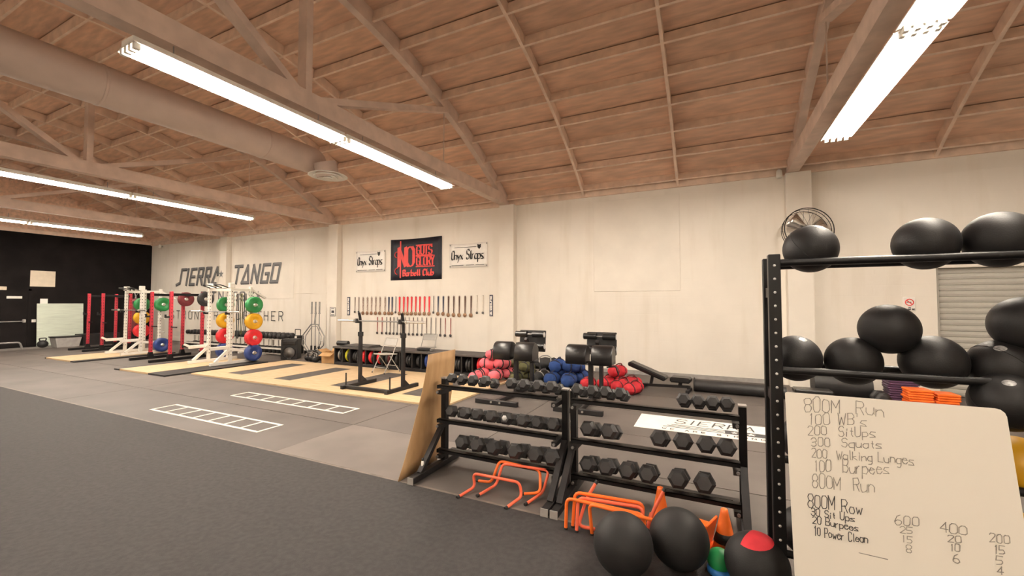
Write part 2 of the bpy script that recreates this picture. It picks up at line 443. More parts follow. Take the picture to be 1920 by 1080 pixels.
# ---- trusses
def truss(X, label):
    t = thing('roof_truss', label, 'truss', (X, YB, WT), 0, 'timber roof trusses')
    t['kind'] = 'structure'
    off = Vector((0, -YB, -WT))
    def part(nm, mb): 
        mb.v = [tuple(Vector(p)+off) for p in mb.v]; obj(nm, mb, 'truss', t)
    part('bottom_chord', MB().bx(-.10, .10, YF, YB-.02, WT+.01, WT+.27))
    part('top_chord', arc_band(0, .13, -.07, RD))
    def web(a, b): part('web_member', MB().beam((0,*a), (0,*b), .10, .17, (1,0,0)))
    web((3.87, WT+.25), (3.87, arc(3.87)))
    web((4.0, WT+.2), (7.25, arc(7.25)-.03))
    web((3.75, WT+.2), (1.2, arc(1.2)))
    web((-.9, WT+.25), (-.9, arc(-.9)))
    web((-.8, WT+.2), (1.1, arc(1.1)))
    part('hanger_rod', MB().cyl((0,7.2,arc(7.2)), (0,7.2,WT+.2), .012, 6))
for X, nm in zip(TRX, ['pale timber roof truss nearest the black wall','pale timber roof truss above the painted wall sign and racks','pale timber roof truss over the banners, beside the round duct','timber roof truss at far right above the wall fan']):
    truss(X, nm)

# ---- strip lights
def strip_light(X, y0, y1, label, z=4.1):
    t = thing('strip_light', label, 'ceiling light', (X, (y0+y1)/2, z), 0, 'fluorescent strip lights')
    h = (y1-y0)/2-.01
    obj('housing', MB().bx(-.11, .11, -h, h, .06, .13), 'white_paint', t)
    for sg in (-1, 1):
        mb = MB(); mb.add([(sg*.11,-h,.065),(sg*.11,h,.065),(sg*.185,h,.040),(sg*.185,-h,.040),(sg*.11,-h,.073),(sg*.11,h,.073),(sg*.19,h,.047),(sg*.19,-h,.047)],
               [(0,1,2,3),(7,6,5,4),(0,4,5,1),(2,6,7,3),(1,5,6,2),(0,3,7,4)])
        obj('reflector', mb, 'white_reflector', t)
    tm = MB().cyl((0,-h+.05,0), (0,h-.05,0), .0165, 8).mesh('tube'); tm.materials.append(MATS['tube_glow'])
    for k in range(4):
        tb = obj('tube', tm, 'tube_glow', t, (-.12+.08*k, 0, .03))
        obj('socket', MB().bx(-.02,.02,-h,-h+.05,-.03,.04), 'white_paint', tb); obj('socket', MB().bx(-.02,.02,h-.05,h,-.03,.04), 'white_paint', tb)
    for yy in (-h*.7, h*.7): obj('hanger', MB().cyl((0,yy,.13), (0,yy,WT-z+.02), .006, 6), 'steel_grey', t)
ya_, yb_, yc_ = pz(245,90,4.1).y, pz(640,268,4.1).y, pz(838,355,4.1).y
FY = [(ya_, yb_-.01), (yb_+.01, yc_)]
NM = {0:'row nearest the black wall', 1:'row left of the round duct', 2:'bright row right of the round duct', 3:'row at upper right over the ball rack'}
FX = [-18.84, -12.06, -5.0, 1.72]
FAR = [pz(263,445,4.1).y, pz(472,413,4.1).y, yc_, pz(1572,266,4.1).y]
for i, X in enumerate(FX):
    FY = [(ya_-yc_+FAR[i], yb_-yc_+FAR[i]-.01), (yb_-yc_+FAR[i]+.01, FAR[i])]
    strip_light(X, *FY[1], 'lit strip light nearest the white wall, '+NM[i])
    strip_light(X, *FY[0], 'lit strip light farther from the white wall, '+NM[i])
    strip_light(X, -3.2, -.55, 'lit strip light behind the viewer, '+NM[i])

# ---- round duct with diffuser
t = thing('air_duct', 'large round beige air duct hung along the ceiling with end diffuser', 'duct', (-8.15, 0, 4.93))
mb = MB(); path = [(0,YF+.05,0),(0,0,0),(0,6.35,0)]; rr = [.40,.40,.40]
for k in range(1,7):
    a = math.pi/2*k/6; path.append((0, 5.7+.55*math.sin(a), -.55*(1-math.cos(a))*.35)); rr.append(.40-.02*k)
mb.tube(path[:3], .30, 28)
obj('duct_run', mb, 'duct', t)
mb = MB().sphere((0,6.35,0), (.30,.42,.30), 28, 14); obj('duct_elbow', mb, 'duct', t)
for yy in (-1.6, .6, 2.8, 5.3): obj('duct_collar', MB().lathe([(.301,-.02),(.309,-.015),(.309,.015),(.301,.02)], 28, Matrix.Translation((0,yy,0)) @ Matrix.Rotation(math.pi/2,4,'X')), 'duct', t)
dl = pz(615, 331, 4.55)-Vector((-8.15,0,4.93))
obj('diffuser_neck', MB().cyl(dl+Vector((0,0,.01)), dl+Vector((0,-.1,.3)), .24, 24), 'duct', t)
mb = MB()
for r0, dz in ((.40,0),(.29,-.02),(.19,-.04),(.09,-.06)):
    mb.lathe([(r0*.72,.05+dz),(r0,0+dz),(r0+.02,.01+dz),(r0*.75,.06+dz)], 28, Matrix.Translation(dl))
obj('diffuser', mb, 'white_paint', t)

# ---- fittings high on the wall: small flood lamps, pipe
def spot(px, pyy, label):
    p = py(px, pyy, YB-.12)
    t = thing('wall_spotlight', label, 'lamp', (p.x, YB, p.z))
    obj('bracket', MB().bx(-.02,.02,-.1,0,-.03,.03), 'pipe_grey', t)
    obj('lamp_head', MB().lathe([(.03,.08),(.05,.05),(.06,-.08),(.05,-.1)],14,Matrix.Translation((0,-.12,0))), 'white_paint', t)
spot(1461, 325, 'small white spotlight fixed at the wall top beside the far right truss')
spot(300, 462, 'small dark spotlight at wall top in the black corner')

# ================================================================== WALL LETTERING (painted, part of the wall)
YP = YB-.024
def wtext(text, pA, pB, capz, wd, m, gap=.35, shear=0.0, y=YP, name='wall_lettering'):
    A = py(*pA, y); B = py(*pB, y); zb = (A.z+B.z)/2
    mb = MB(); text_on(mb, text, (A.x, y, zb), (B.x, y, zb), (0,0,capz), wd, gap, shear=shear)
    return obj(name, mb, m, wb)
LG = {'S':'48 17 33 02 12 43','I':'18 12'} # not used; letters drawn below
def logo(pts_list, x0, wd_l, h, z0, y, m, lw, shear=.28, dx=0, dz=0):
    mb = MB()
    fn = Plane((x0+dx, y, z0+dz), (wd_l,0,0), (0,0,h)); fn.normal = Vector((0,-1,0))
    sts = [[(a+shear*b*h/wd_l*.9, b) for a,b in st] for st in pts_list]
    flat_strokes(mb, sts, fn, lw)
    return obj('wall_logo', mb, m, wb)
LET = {'S':[[(1.15,1),(.35,1),(.35,.5),(.35,.12),(-.25,.0)],],
       'I':[[(.2,1),(.2,0)]], 'E':[[(.95,1),(.1,1),(.1,0),(.9,0)],[(.1,.5),(.8,.5)]],
       'R':[[(.1,0),(.1,1),(.85,1),(.85,.5),(.1,.5)],[(.5,.5),(.95,0)]],
       'A':[[(.0,0),(.55,1),(.8,.55)],[(.0,0),(.7,0)]], 'a':[[(.0,0),(.5,1),(.95,0),(.0,0)]], 'T':[[(.0,1),(1.05,1)],[(.5,1),(.5,0)]],
       'N':[[(.05,0),(.05,1),(.9,0),(.9,1)]], 'G':[[(.95,1),(.1,1),(.1,0),(.95,0),(.95,.48),(.55,.48)]], 'O':[[(.1,0),(.1,1),(.95,1),(.95,0),(.1,0)]]}
def logo_word(word, pL, pR, z0, h):
    A = py(pL, 520, YP).x; B = py(pR, 520, YP).x
    wid = {'I':.5,'S':1.15}
    tot = sum(wid.get(c,1.1) for c in word)+.2*(len(word)-1)
    sc = (B-A-.25*h)/tot; x = 0
    for c in word:
        sts = [[(a+x,b) for a,b in st] for st in LET[c]]
        x += wid.get(c,1.1)+.2
        logo(sts, A, sc, h, z0, YP+.003, 'logo_dark', .125, dx=-.025, dz=-.03)
        logo(sts, A, sc, h, z0, YP, 'logo_grey', .088)
logo_word('SIERRA', 334, 414, 2.50, .66)
logo_word('TaNGO', 437, 528, 2.50, .66)
def wall_star(px, pyy, r, m='logo_grey', y=YP):
    p = py(px, pyy, y); mb = MB(); mb.prism(star_poly(r), lambda u,v,w_: (p.x+u, w_, p.z+v), y, y+.002); obj('wall_star', mb, m, wb)
wall_star(414.5, 514, .17, y=YB-.194); wall_star(484, 553, .17)
wtext('FIT', (377,563), (404,563), .34, .075, 'logo_grey', .45); 
wtext('N', (410,563), (418,563), .34, .075, 'logo_grey', y=YB-.194)
wtext('E', (438,563), (444,563), .34, .075, 'logo_grey'); wtext('SS', (450,563), (475,563), .34, .075, 'logo_grey', .9)
wtext('STRONGER', (320,598), (408,598), .34, .03, 'logo_dark', .9)
wtext('TOGETHER', (431,600), (530,600), .34, .03, 'logo_dark', .9)

# ================================================================== BANNERS + MEDALS
def banner(name, label, cat, pTL, pBR, m):
    A = py(*pTL, YB-.02); B = py(*pBR, YB-.02)
    t = thing(name, label, cat, ((A.x+B.x)/2, YB-.014, B.z))
    W, H = B.x-A.x, A.z-B.z
    nx, nz = 12, 6; mb = MB(); vs = []
    for j in range(nz+1):
        for i in range(nx+1):
            u, v = i/nx, j/nz
            sag = -.02*math.sin(math.pi*u)*v
            vs.append((W*(u-.5), .004*math.sin(u*9+v*4), H*v+sag))
    fs = [(j*(nx+1)+i, j*(nx+1)+i+1, (j+1)*(nx+1)+i+1, (j+1)*(nx+1)+i) for j in range(nz) for i in range(nx)]
    mb.add(vs, fs, True); o = obj('cloth', mb, m, t)
    sm = o.modifiers.new('thick', 'SOLIDIFY'); sm.thickness = .004
    return t, W, H
t, W, H = banner('banner', 'navy banner with red gothic NO GUTS NO GLORY barbell club lettering', 'banner', (733,450), (828,523), 'banner_navy')
def btext(t, W, H, text, u0, u1, v, cap, wd, m, nib=None, shear=0, gap=.3, name='lettering'):
    mb = MB(); nb = None
    if nib: nb = Vector((nib[0],0,nib[1]))
    text_on(mb, text, (W*(u0-.5), -.014, H*v), (W*(u1-.5), -.014, H*v), (0,0,H*cap), wd, gap, shear=shear, nib=nb)
    return obj(name, mb, m, t)
btext(t,W,H,'NO', .17,.47,.33,.46,.10,'banner_red', nib=(.055,.02), gap=.2)
btext(t,W,H,'GUTS',.53,.82,.60,.20,.06,'banner_red', nib=(.030,.008), gap=.25)
btext(t,W,H,'GLORY',.53,.86,.34,.20,.06,'banner_red', nib=(.026,.008), gap=.25)
btext(t,W,H,'Barbell Club',.26,.85,.10,.14,.05,'banner_red', nib=(.024,.018), gap=.3)
mb = MB()
for (u0,v0,u1,v1) in ((.51,.58,.83,.58),(.51,.82,.83,.82),(.51,.31,.87,.31),(.51,.56,.87,.56)):
    mb.beam((W*(u0-.5),-.013,H*v0),(W*(u1-.5),-.013,H*v1),.002,.03)
obj('letter_rule', mb, 'banner_red', t)
mb = MB(); mb.beam((W*(.205-.5),-.013,H*.05),(W*(.205-.5),-.013,H*.95),.05,.002,(0,1,0))
for cu, cv, r in ((.14,.22,.10),(.13,.62,.09)):
    mb.tube([(W*(cu-.5)+r*math.cos(a)*.9,-.013,H*cv+r*math.sin(a)) for a in [1.2+k*.35 for k in range(11)]], .014, 5)
obj('sword_flourish', mb, 'banner_red', t)
def straps(pTL, pBR, label):
    t, W, H = banner('banner', label, 'banner', pTL, pBR, 'banner_white')
    btext(t,W,H,'Onyx',.06,.36,.34,.36,.03,'ink', nib=(.018,.014), shear=.18, gap=.2)
    btext(t,W,H,'Straps',.46,.90,.34,.40,.03,'ink', nib=(.018,.014), shear=.18, gap=.2)
    mb = MB()
    for (a,b,v) in ((.14,.72,.83),(.06,.38,.10),(.45,.66,.10),(.70,.92,.10)): mb.beam((W*(a-.5),-.012,H*v),(W*(b-.5),-.012,H*v),.002,.014)
    obj('print_line', mb, 'ink', t)
    mb = MB().prism([(-.06,.07),(0,.05),(.06,.07),(.055,-.02),(0,-.08),(-.055,-.02)], lambda u,v,w_: (W*.29+u, w_, H*.83+v), -.013, -.011)
    obj('shield_logo', mb, 'ink', t)
    for u in (-.48,.48):
        for v in (.06,.94): obj('grommet', MB().lathe([(.018,-.006),(.018,.006)], 10, Matrix.Translation((W*u,-.01,H*v)) @ Matrix.Rotation(math.pi/2,4,'X')), 'steel_grey', t)
straps((668,472), (722,509), 'white Onyx Straps banner left of the navy banner')
straps((843,458), (914,500), 'white Onyx Straps banner right of the navy banner')
def vstrip(pT, pB, wpx, label):
    A = py(*pT, YB-.01); B = py(*pB, YB-.01); wd = py(pT[0]+wpx, pT[1], YB-.01).x-A.x
    t = thing('sign_strip', label, 'sign', (A.x, YB-.012, B.z)); H = A.z-B.z
    obj('panel', MB().cbox((0,0,H/2), (wd,.016,H), .004), 'navy', t)
    mb = MB(); text_on(mb, 'USA WEIGHTLIFTING', (wd*.22,-.0095,H*.06), (wd*.22,-.0095,H*.94), (-wd*.45,0,0), .016, .3)
    obj('lettering', mb, 'banner_white', t)
vstrip((654,557), (654,591), 5, 'narrow navy vertical sign left of the medals')
vstrip((921,553), (921,593), 6, 'narrow navy vertical sign right of the medals')
def medal(px, top, bot, rib, m2, label, wpx=2.2, r=.055):
    y = YB-.012
    A = py(px, top, y); B = py(px-.5, bot, y); wd = py(px+wpx, top, y).x-A.x
    t = thing('medal', label, 'medal', (A.x, y, A.z), 0, 'award medals hung on the wall')
    L = A.z-B.z; dx = B.x-A.x
    mb = MB(); mb.beam((-wd*.2,0,0),(dx,0,-L),wd*.6,.004,(0,1,0)); mb.beam((wd*.25,-.003,0),(dx,-.003,-L),wd*.55,.004,(0,1,0))
    obj('ribbon', mb, rib, t)
    obj('medallion', MB().lathe([(r*.9,-.006),(r,-.004),(r,.004),(r*.9,.006)],16,Matrix.Translation((dx,-.01,-L-r*.85)) @ Matrix.Rotation(math.pi/2,4,'X')), m2, t)
    obj('nail', MB().cyl((0,.01,.01),(0,-.02,.012),.006,6), 'steel_dark', t)
up = [245,283,325,368,410,452,494,545,583,616,652,690,732,770,810,852,893,940,987,1030,1076,1127,1178,1232,1287,1345,1405,1465,1525]
cols = ['ribbon_brown']*2+['ribbon_stripe']*6+['navy']*2+['ribbon_grey']+['red']*8+['ribbon_grey']+['navy']*2+['ribbon_brown']*5+['ribbon_pale']*2
CN = {'ribbon_brown':'dark brown','ribbon_stripe':'brown and white striped','navy':'navy blue','ribbon_grey':'grey','red':'red','ribbon_pale':'pale','ribbon_rust':'rust red'}
for i,(x,c) in enumerate(zip(up, cols)):
    f = i/(len(up)-1); px = 620+x/5.333
    thin = c in ('ribbon_pale','ribbon_grey') or i < 2
    medal(px, 558-3*f, (584 if not thin else 583)+4*f*(1 if 21 < i < 27 else .4), c, 'medal_bronze' if not thin else 'medal_dark',
          'medal on a %s ribbon, %s from left in the upper row' % (CN[c], ORD[i]), 1.5 if thin else (3.6 if c == 'red' else 3.0), .06 if not thin else .035)
low = [998,1040,1080,1112,1145,1177,1210,1246,1283,1320,1358,1398,1440,1480,1523,1565,1608,1657]
for i, x in enumerate(low):
    f = i/(len(low)-1); c = 'ribbon_rust' if i in (0,1,16,17) else ('ribbon_brown' if i % 3 == 0 else 'ribbon_grey')
    medal(500+x/4.8, 595+2*f, 622+5*f, c, 'medal_dark', 'medal on a %s ribbon, %s from left in the lower row' % (CN[c], ORD[i]), 1.7, .042)

# small wall notices
def notice(name, label, pTL, pBR, m='banner_white', y=YB-.01):
    A = py(*pTL, y); B = py(*pBR, y)
    t = thing(name, label, 'sign', ((A.x+B.x)/2, y, B.z)); W, H = B.x-A.x, A.z-B.z
    obj('sheet', MB().cbox((0,0,H/2),(W,.012,H),.003), m, t)
    return t, W, H
t, W, H = notice('wall_notice', 'small white printed notice on the pilaster beside the barbell holder', (619.5,576), (629,593), y=YB-.2)
mb = MB(); mb.bx(-W*.5,-W*.44,-.009,-.007,0,H).bx(W*.44,W*.5,-.009,-.007,0,H).bx(-W*.5,W*.5,-.009,-.007,0,H*.05).bx(-W*.5,W*.5,-.009,-.007,H*.95,H)
mb.bx(-W*.3,W*.3,-.009,-.007,H*.8,H*.86).bx(-W*.25,W*.25,-.009,-.007,H*.36,H*.64).bx(-W*.3,W*.3,-.009,-.007,H*.12,H*.2); obj('print', mb, 'logo_dark', t)
t, W, H = notice('no_smoking_sign', 'small white no smoking sign left of the shutter door', (1693,557), (1717,583))
mb = MB(); r = W*.33
mb.tube([(r*math.cos(a*math.pi/12), -.008, H*.62+r*math.sin(a*math.pi/12)) for a in range(24)], .008, 6, closed=True)
mb.beam((-r*.7,-.008,H*.62+r*.7),(r*.7,-.008,H*.62-r*.7),.004,.014,(0,0,1)); obj('prohibition_ring', mb, 'banner_red', t)
mb = MB().bx(-r*.7,r*.5,-.009,-.006,H*.60,H*.65).bx(-W*.1,W*.1,-.009,-.006,H*.22,H*.27); text_on(mb,'NO SMOKING',(-W*.4,-.008,H*.06),(W*.4,-.008,H*.06),(0,0,H*.10),.006); obj('lettering', mb, 'ink', t)

# ================================================================== ROLL-UP DOOR
dr = struct(obj('door_1', MB().bx(DX0, DX1, YB+.13, YB+.16, 0, DZ), 'shutter'))
sl = MB(); pitch = .105
prof = [(0,0),(-.018,.012),(-.026,.05),(-.018,.088),(0,.1)]
sl.prism(prof, lambda u,v,w_: (w_, u, v), DX0+.03, DX1-.03)
slm = sl.mesh('slat'); slm.materials.append(MATS['shutter'])
for k in range(22): obj('slat', slm, 'shutter', dr, (0, YB+.13, .02+k*pitch))
obj('guide_rail', MB().bx(DX0-.005, DX0+.05, YB+.06, YB+.13, 0, DZ), 'shutter', dr)
obj('guide_rail', MB().bx(DX1-.05, DX1+.005, YB+.06, YB+.13, 0, DZ), 'shutter', dr)
obj('door_header', MB().bx(DX0-.02, DX1+.02, YB-.02, YB+.05, DZ-.01, DZ+.05), 'wall_plain', dr)

# ================================================================== WALL FAN
c = py(1513, 432, 9.80)
t = thing('wall_fan', 'large round industrial fan with wire guard mounted on the wall', 'fan', (c.x, YB, c.z))
Mf = Matrix.Translation((0, 9.80-YB, 0)) @ Matrix.Rotation(math.radians(-8),4,'X') @ Matrix.Rotation(math.radians(14),4,'Z')
R = .43
g = MB()
def ring(mb, r, y, tr, n=36): mb.tube([Mf @ Vector((r*math.cos(2*math.pi*k/n), y, r*math.sin(2*math.pi*k/n))) for k in range(n)], tr, 6, closed=True)
ring(g, R, -.085, .009); ring(g, R, .0, .006); ring(g, R*.97, .09, .006)
obj('guard_ring', g, 'steel_black', t)
g = MB()
for k in range(16):
    a = 2*math.pi*k/16
    for s_ in (-1,1):
        g.tube([Mf @ Vector((rr*math.cos(a), s_*yy, rr*math.sin(a))) for rr,yy in ((.06,.13),(R*.6,.125),(R,.085))], .0022, 4)
obj('wire_guard', g, 'steel_dark', t)
for k in range(3):
    a = math.radians(20+120*k); mbb = MB(); vs = []
    for i in range(5):
        rr = .06+.30*i/4; hw = .05+.10*i/4
        for s_ in (-1,1):
            q = Vector((rr, s_*.035, s_*hw)); q = Matrix.Rotation(-a,3,'Y') @ q; vs.append(Mf @ q)
    mbb.add(vs, [(2*i,2*i+1,2*i+3,2*i+2) for i in range(4)], True)
    o = obj('blade', mbb, 'chrome', t); o.modifiers.new('thick','SOLIDIFY').thickness = .004
obj('motor', MB().lathe([(.05,-.1),(.07,-.06),(.075,.12),(.05,.16)],18, Mf @ Matrix.Rotation(math.pi/2,4,'X')), 'steel_dark', t)
obj('wall_arm', MB().beam((0,0,-.05),(0,-.28,-.02),.05,.06).bx(-.08,.08,-.02,0,-.15,.1), 'steel_dark', t)
mb = MB(); A = py(1494, 500, YB-.03); B = py(1487, 640, YB-.03)
mb.tube([(c.x-.05,YB-.05,c.z-.2)]+[(A.x+(B.x-A.x)*k/8+.02*math.sin(k*1.7), YB-.02, A.z+(B.z-A.z)*k/8) for k in range(9)]+[(B.x,YB-.02,.5)], .008, 6)
mb.v = [tuple(Vector(q_)-Vector((c.x,YB,c.z))) for q_ in mb.v]; obj('power_cord', mb, 'steel_dark', t)

# ================================================================== FLOOR MARKINGS + PLATFORMS
def ladder(x0, x1, y0, y1, label, nr=8):
    t = thing('agility_ladder', label, 'ladder', ((x0+x1)/2, (y0+y1)/2, 0), 0, 'white agility ladders on the mats')
    L, W = x1-x0, y1-y0
    for s_ in (-1,1): obj('side_strap', MB().bx(-L/2, L/2, s_*W/2-.02, s_*W/2+.02, .001, .005), 'tape', t)
    rmm = MB().bx(-.016,.016,-W/2+.02,W/2-.02,.0015,.007).mesh('rung'); rmm.materials.append(MATS['tape'])
    for k in range(nr): obj('rung', rmm, 'tape', t, (-L/2+.016+(L-.032)*k/(nr-1), 0, 0))
ladder(-8.05, -5.37, 3.51, 3.85, 'white agility ladder on the mats nearer the dark flooring')
ladder(-7.92, -5.09, 4.66, 4.96, 'white agility ladder on the mats nearer the wooden platform')

PT = .03
t = thing('lifting_platform', 'long pale wooden lifting platform with four inset black rubber strips', 'platform', (-7.5, 6.8, 0))
X0, X1, Y0, Y1 = -11.1, -3.91, 5.60, 8.06
strips = [(-10.38,-9.82),(-8.71,-8.16),(-6.96,-6.36),(-5.12,-4.56)]
def pbox(nm, x0, x1, y0, y1, z1, m): obj(nm, MB().bx(x0+.002+7.5, x1-.002+7.5, y0+.002-6.8, y1-.002-6.8, .0005, z1), m, t)
cuts = [X0,-9.27,-7.56,-5.75,X1]
for a0,a1 in zip(cuts[:-1],cuts[1:]):
    pbox('plywood_panel', a0, a1, Y0, 6.0, PT, 'ply'); pbox('plywood_panel', a0, a1, 7.70, Y1, PT, 'ply')
last = X0
for s0,s1 in strips:
    pbox('plywood_panel', last, s0, 6.0, 7.70, PT, 'ply'); pbox('rubber_strip', s0, s1, 6.0, 7.70, PT-.004, 'rubber_strip'); last = s1
pbox('plywood_panel', last, X1, 6.0, 7.70, PT, 'ply')
def small_platform(x0, x1, y0, y1, wl_, wr, label):
    t = thing('rack_platform', label, 'platform', ((x0+x1)/2, (y0+y1)/2, 0)); L = (x1-x0)/2; W = (y1-y0)/2
    if wl_ > 0: obj('rubber_side', MB().bx(-L,-L+wl_,-W,W,.0005,.035), 'rubber_black', t)
    obj('rubber_side', MB().bx(L-wr,L,-W,W,.0005,.035), 'rubber_black', t)
    obj('plywood_panel', MB().bx(-L+wl_+.002,L-wr-.002,-W+.01,0,.0005,.04), 'ply', t)
    obj('plywood_panel', MB().bx(-L+wl_+.002,L-wr-.002,.003,W,.0005,.04), 'ply', t)
small_platform(-13.62, -11.26, 5.15, 7.6, .25, .72, 'wood and black rubber platform under the nearer white rack')
small_platform(-18.2, -16.2, 5.25, 7.7, .05, .25, 'wood and black rubber platform under the farther white rack')

# floor decal
x0, x1, y0, y1 = -.98, 2.02, 5.90, 6.62
t = thing('floor_banner', 'white printed floor banner lettered SIERRA on the mats behind the dumbbells', 'mat', (x0, y0, 0))
obj('sheet', MB().bx(0, x1-x0, 0, y1-y0, .0005, .004), 'banner_white', t)
mb = MB()
for k in range(3): mb.bx(.36+.05*k, 1.13, .185+.06*k, .205+.06*k, .0045, .006)
mb.bx(1.12, 2.55, .175, .335, .0045, .006); obj('stripe', mb, 'logo_dark', t)
mb = MB(); text_on(mb, 'SIERRA', (.49,.40,.0055), (1.46,.40,.0055), (0,.22,0), .021, .45, shear=.3); text_on(mb,'TANGO',(1.66,.40,.0055),(2.5,.40,.0055),(0,.22,0),.026,.45,shear=.3)
obj('lettering', mb, 'logo_dark', t)
mb = MB(); text_on(mb, 'WE ARE STRONGER TOGETHER', (.36,.06,.0055), (2.62,.06,.0055), (0,.06,0), .011, 1.3); obj('tagline', mb, 'ink', t)
mb = MB(); mb.prism(star_poly(.06), lambda u,v,w_: (1.42+u,.255+v,w_), .006, .007); mb.prism(star_poly(.045), lambda u,v,w_: (1.23+u,.255+v,w_), .006, .007); obj('star', mb, 'banner_white', t)

# ================================================================== BALL RACK (right foreground)
RX0, RX1, RY0, RY1 = .335, 2.12, 2.85, 3.12
t = thing('ball_storage_rack', 'tall black steel ball storage rack with drilled posts and round rails', 'rack', ((RX0+RX1)/2, (RY0+RY1)/2, 0))
ox, oy = (RX0+RX1)/2, (RY0+RY1)/2
TIER = [1.93, 1.31, .80, .27]
for X in (RX0, RX1):
    for Y in (RY0, RY1):
        o = obj('post', MB().cbox((X-ox, Y-oy, .99), (.062,.062,1.98), .004), 'steel_black', t)
        hm = MB()
        for k in range(24): hm.lathe([(.0075,-.033),(.0075,.033)], 8, Matrix.Translation((X-ox, Y-oy, .12+.078*k)) @ Matrix.Rotation(math.pi/2,4,'X'))
        if Y == RY0 and X == RX0: obj('bolt_holes', hm, 'silver_print', o)
    obj('foot', MB().cbox((X-ox, 0, .03), (.062,RY1-RY0+.3,.06), .004), 'steel_black', t)
    for z in TIER[:2]: obj('side_brace', MB().bx(X-ox-.02, X-ox+.02, RY0-oy+.032, RY1-oy-.032, z-.2, z-.14), 'steel_black', t)
for z in TIER:
    for Y in (RY0, RY1+(.022 if z == TIER[1] else 0)): obj('rail', MB().cyl((RX0-ox+(.03 if Y<=RY1 else -.03), Y-oy, z), (RX1-ox-(.03 if Y<=RY1 else -.03), Y-oy, z), .021, 14), 'steel_black', t)
def ball(p, r, label, m='ball_black', logo=None, squash=1.0, name='slam_ball', seam=True, grp='black exercise balls'):
    t = thing(name, label, 'ball', (p[0], p[1], p[2]-r*squash), 0, grp)
    body = obj('body', MB().sphere((0,0,r*squash), (r,r,r*squash), 40, 24), m, t)
    if seam and logo:
        n = 40; ang = random.random()*3
        Ms = Matrix.Translation((0,0,r*squash)) @ Matrix.Rotation(ang,4,'Z') @ Matrix.Rotation(.9,4,'X')
        obj('seam', MB().tube([Ms @ Vector((r*.9985*math.cos(2*math.pi*k/n), r*.9985*math.sin(2*math.pi*k/n), 0)) for k in range(n)], .0022, 5, closed=True), m, t)
    if logo:
        d = Vector(logo).normalized(); q = d.to_track_quat('Z','Y').to_matrix().to_4x4()
        rl = r*.17; Mq = Matrix.Translation((0,0,r*squash)) @ q; R1 = r*1.006; n_ = 20
        vs = [Mq @ Vector((0,0,R1))]; fs = [(0,1+k,1+(k+1)%n_) for k in range(n_)]
        for g_ in (1,2,3):
            for k in range(n_):
                a = 2*math.pi*k/n_; x_ = rl*g_/3*math.cos(a); y_ = rl*.8*g_/3*math.sin(a); vs.append(Mq @ Vector((x_, y_, math.sqrt(R1*R1-x_*x_-y_*y_))))
            if g_ > 1: fs += [(1+(g_-2)*n_+k, 1+(g_-2)*n_+(k+1)%n_, 1+(g_-1)*n_+(k+1)%n_, 1+(g_-1)*n_+k) for k in range(n_)]
        obj('logo_patch', MB().add(vs, fs, True), 'logo_silver', t)
    return t
YM = (RY0+RY1)/2
def rest_z(z, r): return z+math.sqrt(max((r+.021)**2-((RY1-RY0+(.022 if z == TIER[1] else 0))/2)**2, .0001))
def rackball(px, tier, r, label, logo=None):
    z = rest_z(TIER[tier], r); p = py(px, 500, YM)
    # pixel gives direction; depth is the rack's centre line
    return ball((p.x, YM+(.011 if tier == 1 else 0), z), r, label, logo=logo)
LG1 = (.22,-.42,.85)
rackball(1520, 0, .140, 'black slam ball with grey logo alone on the top rail, in front of the fan', LG1)
rackball(1736, 0, .140, 'black ball on the top rail, left one of the touching pair')
rackball(1876, 0, .142, 'black ball on the top rail, right one of the touching pair')
rackball(1488, 1, .135, 'black slam ball with grey logo on the second rail, next to the post', LG1)
rackball(1595, 1, .135, 'black ball on the second rail, second from the post')
rackball(1744, 1, .141, 'black ball on the second rail, third from the post')
rackball(1874, 1, .137, 'black ball with pale logo on the second rail, fourth from the post', (-.3,-.6,.75))
p = py(1666, 619, YM); ball((p.x, YM, p.z+.006), .136, 'black ball stacked on two others in the middle of second rail')
p = py(1925, 612, YM); ball((p.x, YM, p.z+.01), .138, 'black ball stacked at the right picture edge above the second rail')
p = py(1888, 754, 2.88); ball((p.x, 2.88, p.z), .138, 'black ball with pale logo just above the right corner of the whiteboard', logo=(-.2,-.6,.75))
ball((.50, YM, rest_z(TIER[2], .14)), .14, 'black ball on the third rail seen between post and whiteboard')
ball((.49, YM, rest_z(TIER[3], .14)), .14, 'black ball on the lowest rail beside the left post')
ball((.78, YM, rest_z(TIER[2], .14)), .14, 'black ball on the third rail hidden behind the whiteboard')
ball((1.07, YM, rest_z(TIER[2], .14)), .14, 'black ball behind the upper right part of the whiteboard')
ball((1.365, YM, rest_z(TIER[2], .14)), .14, 'yellow ball on the third rail right of the whiteboard', 'yellow', grp='yellow balls')
ball((1.33, YM, rest_z(TIER[3], .15)+.14), .15, 'yellow ball low on the rack at the whiteboard lower right edge', 'yellow', grp='yellow balls')

# ---- whiteboard leaning on the rack
TL = py(1472, 733, 2.69); TR = py(1886, 769, 2.69)
bw, zt = (TR.x-TL.x), (TL.z+TR.z)/2
ytop, ybot = 2.69, 2.44
t = thing('whiteboard', 'large cream whiteboard with handwritten workout leaning on the ball rack', 'whiteboard', ((TL.x+TR.x)/2, ybot, 0))
v = Vector((0, ytop-ybot, zt)); Hb = v.length; vn = v.normalized(); un = Vector((1,0,0)); nn = un.cross(vn)   # nn points to the viewer
nn = -nn if nn.y > 0 else nn
poly = []
rc = .035
for cx_, cz_, a0 in ((bw/2-rc,Hb-rc,0),(-bw/2+rc*.3,Hb-rc*.3,90),(-bw/2+rc,rc,180),(bw/2-rc,rc,270)):
    rr_ = rc if a0 != 90 else rc*.3
    for k in range(4):
        a = math.radians(a0+30*k); poly.append((cx_+rr_*math.cos(a), cz_+rr_*math.sin(a)))
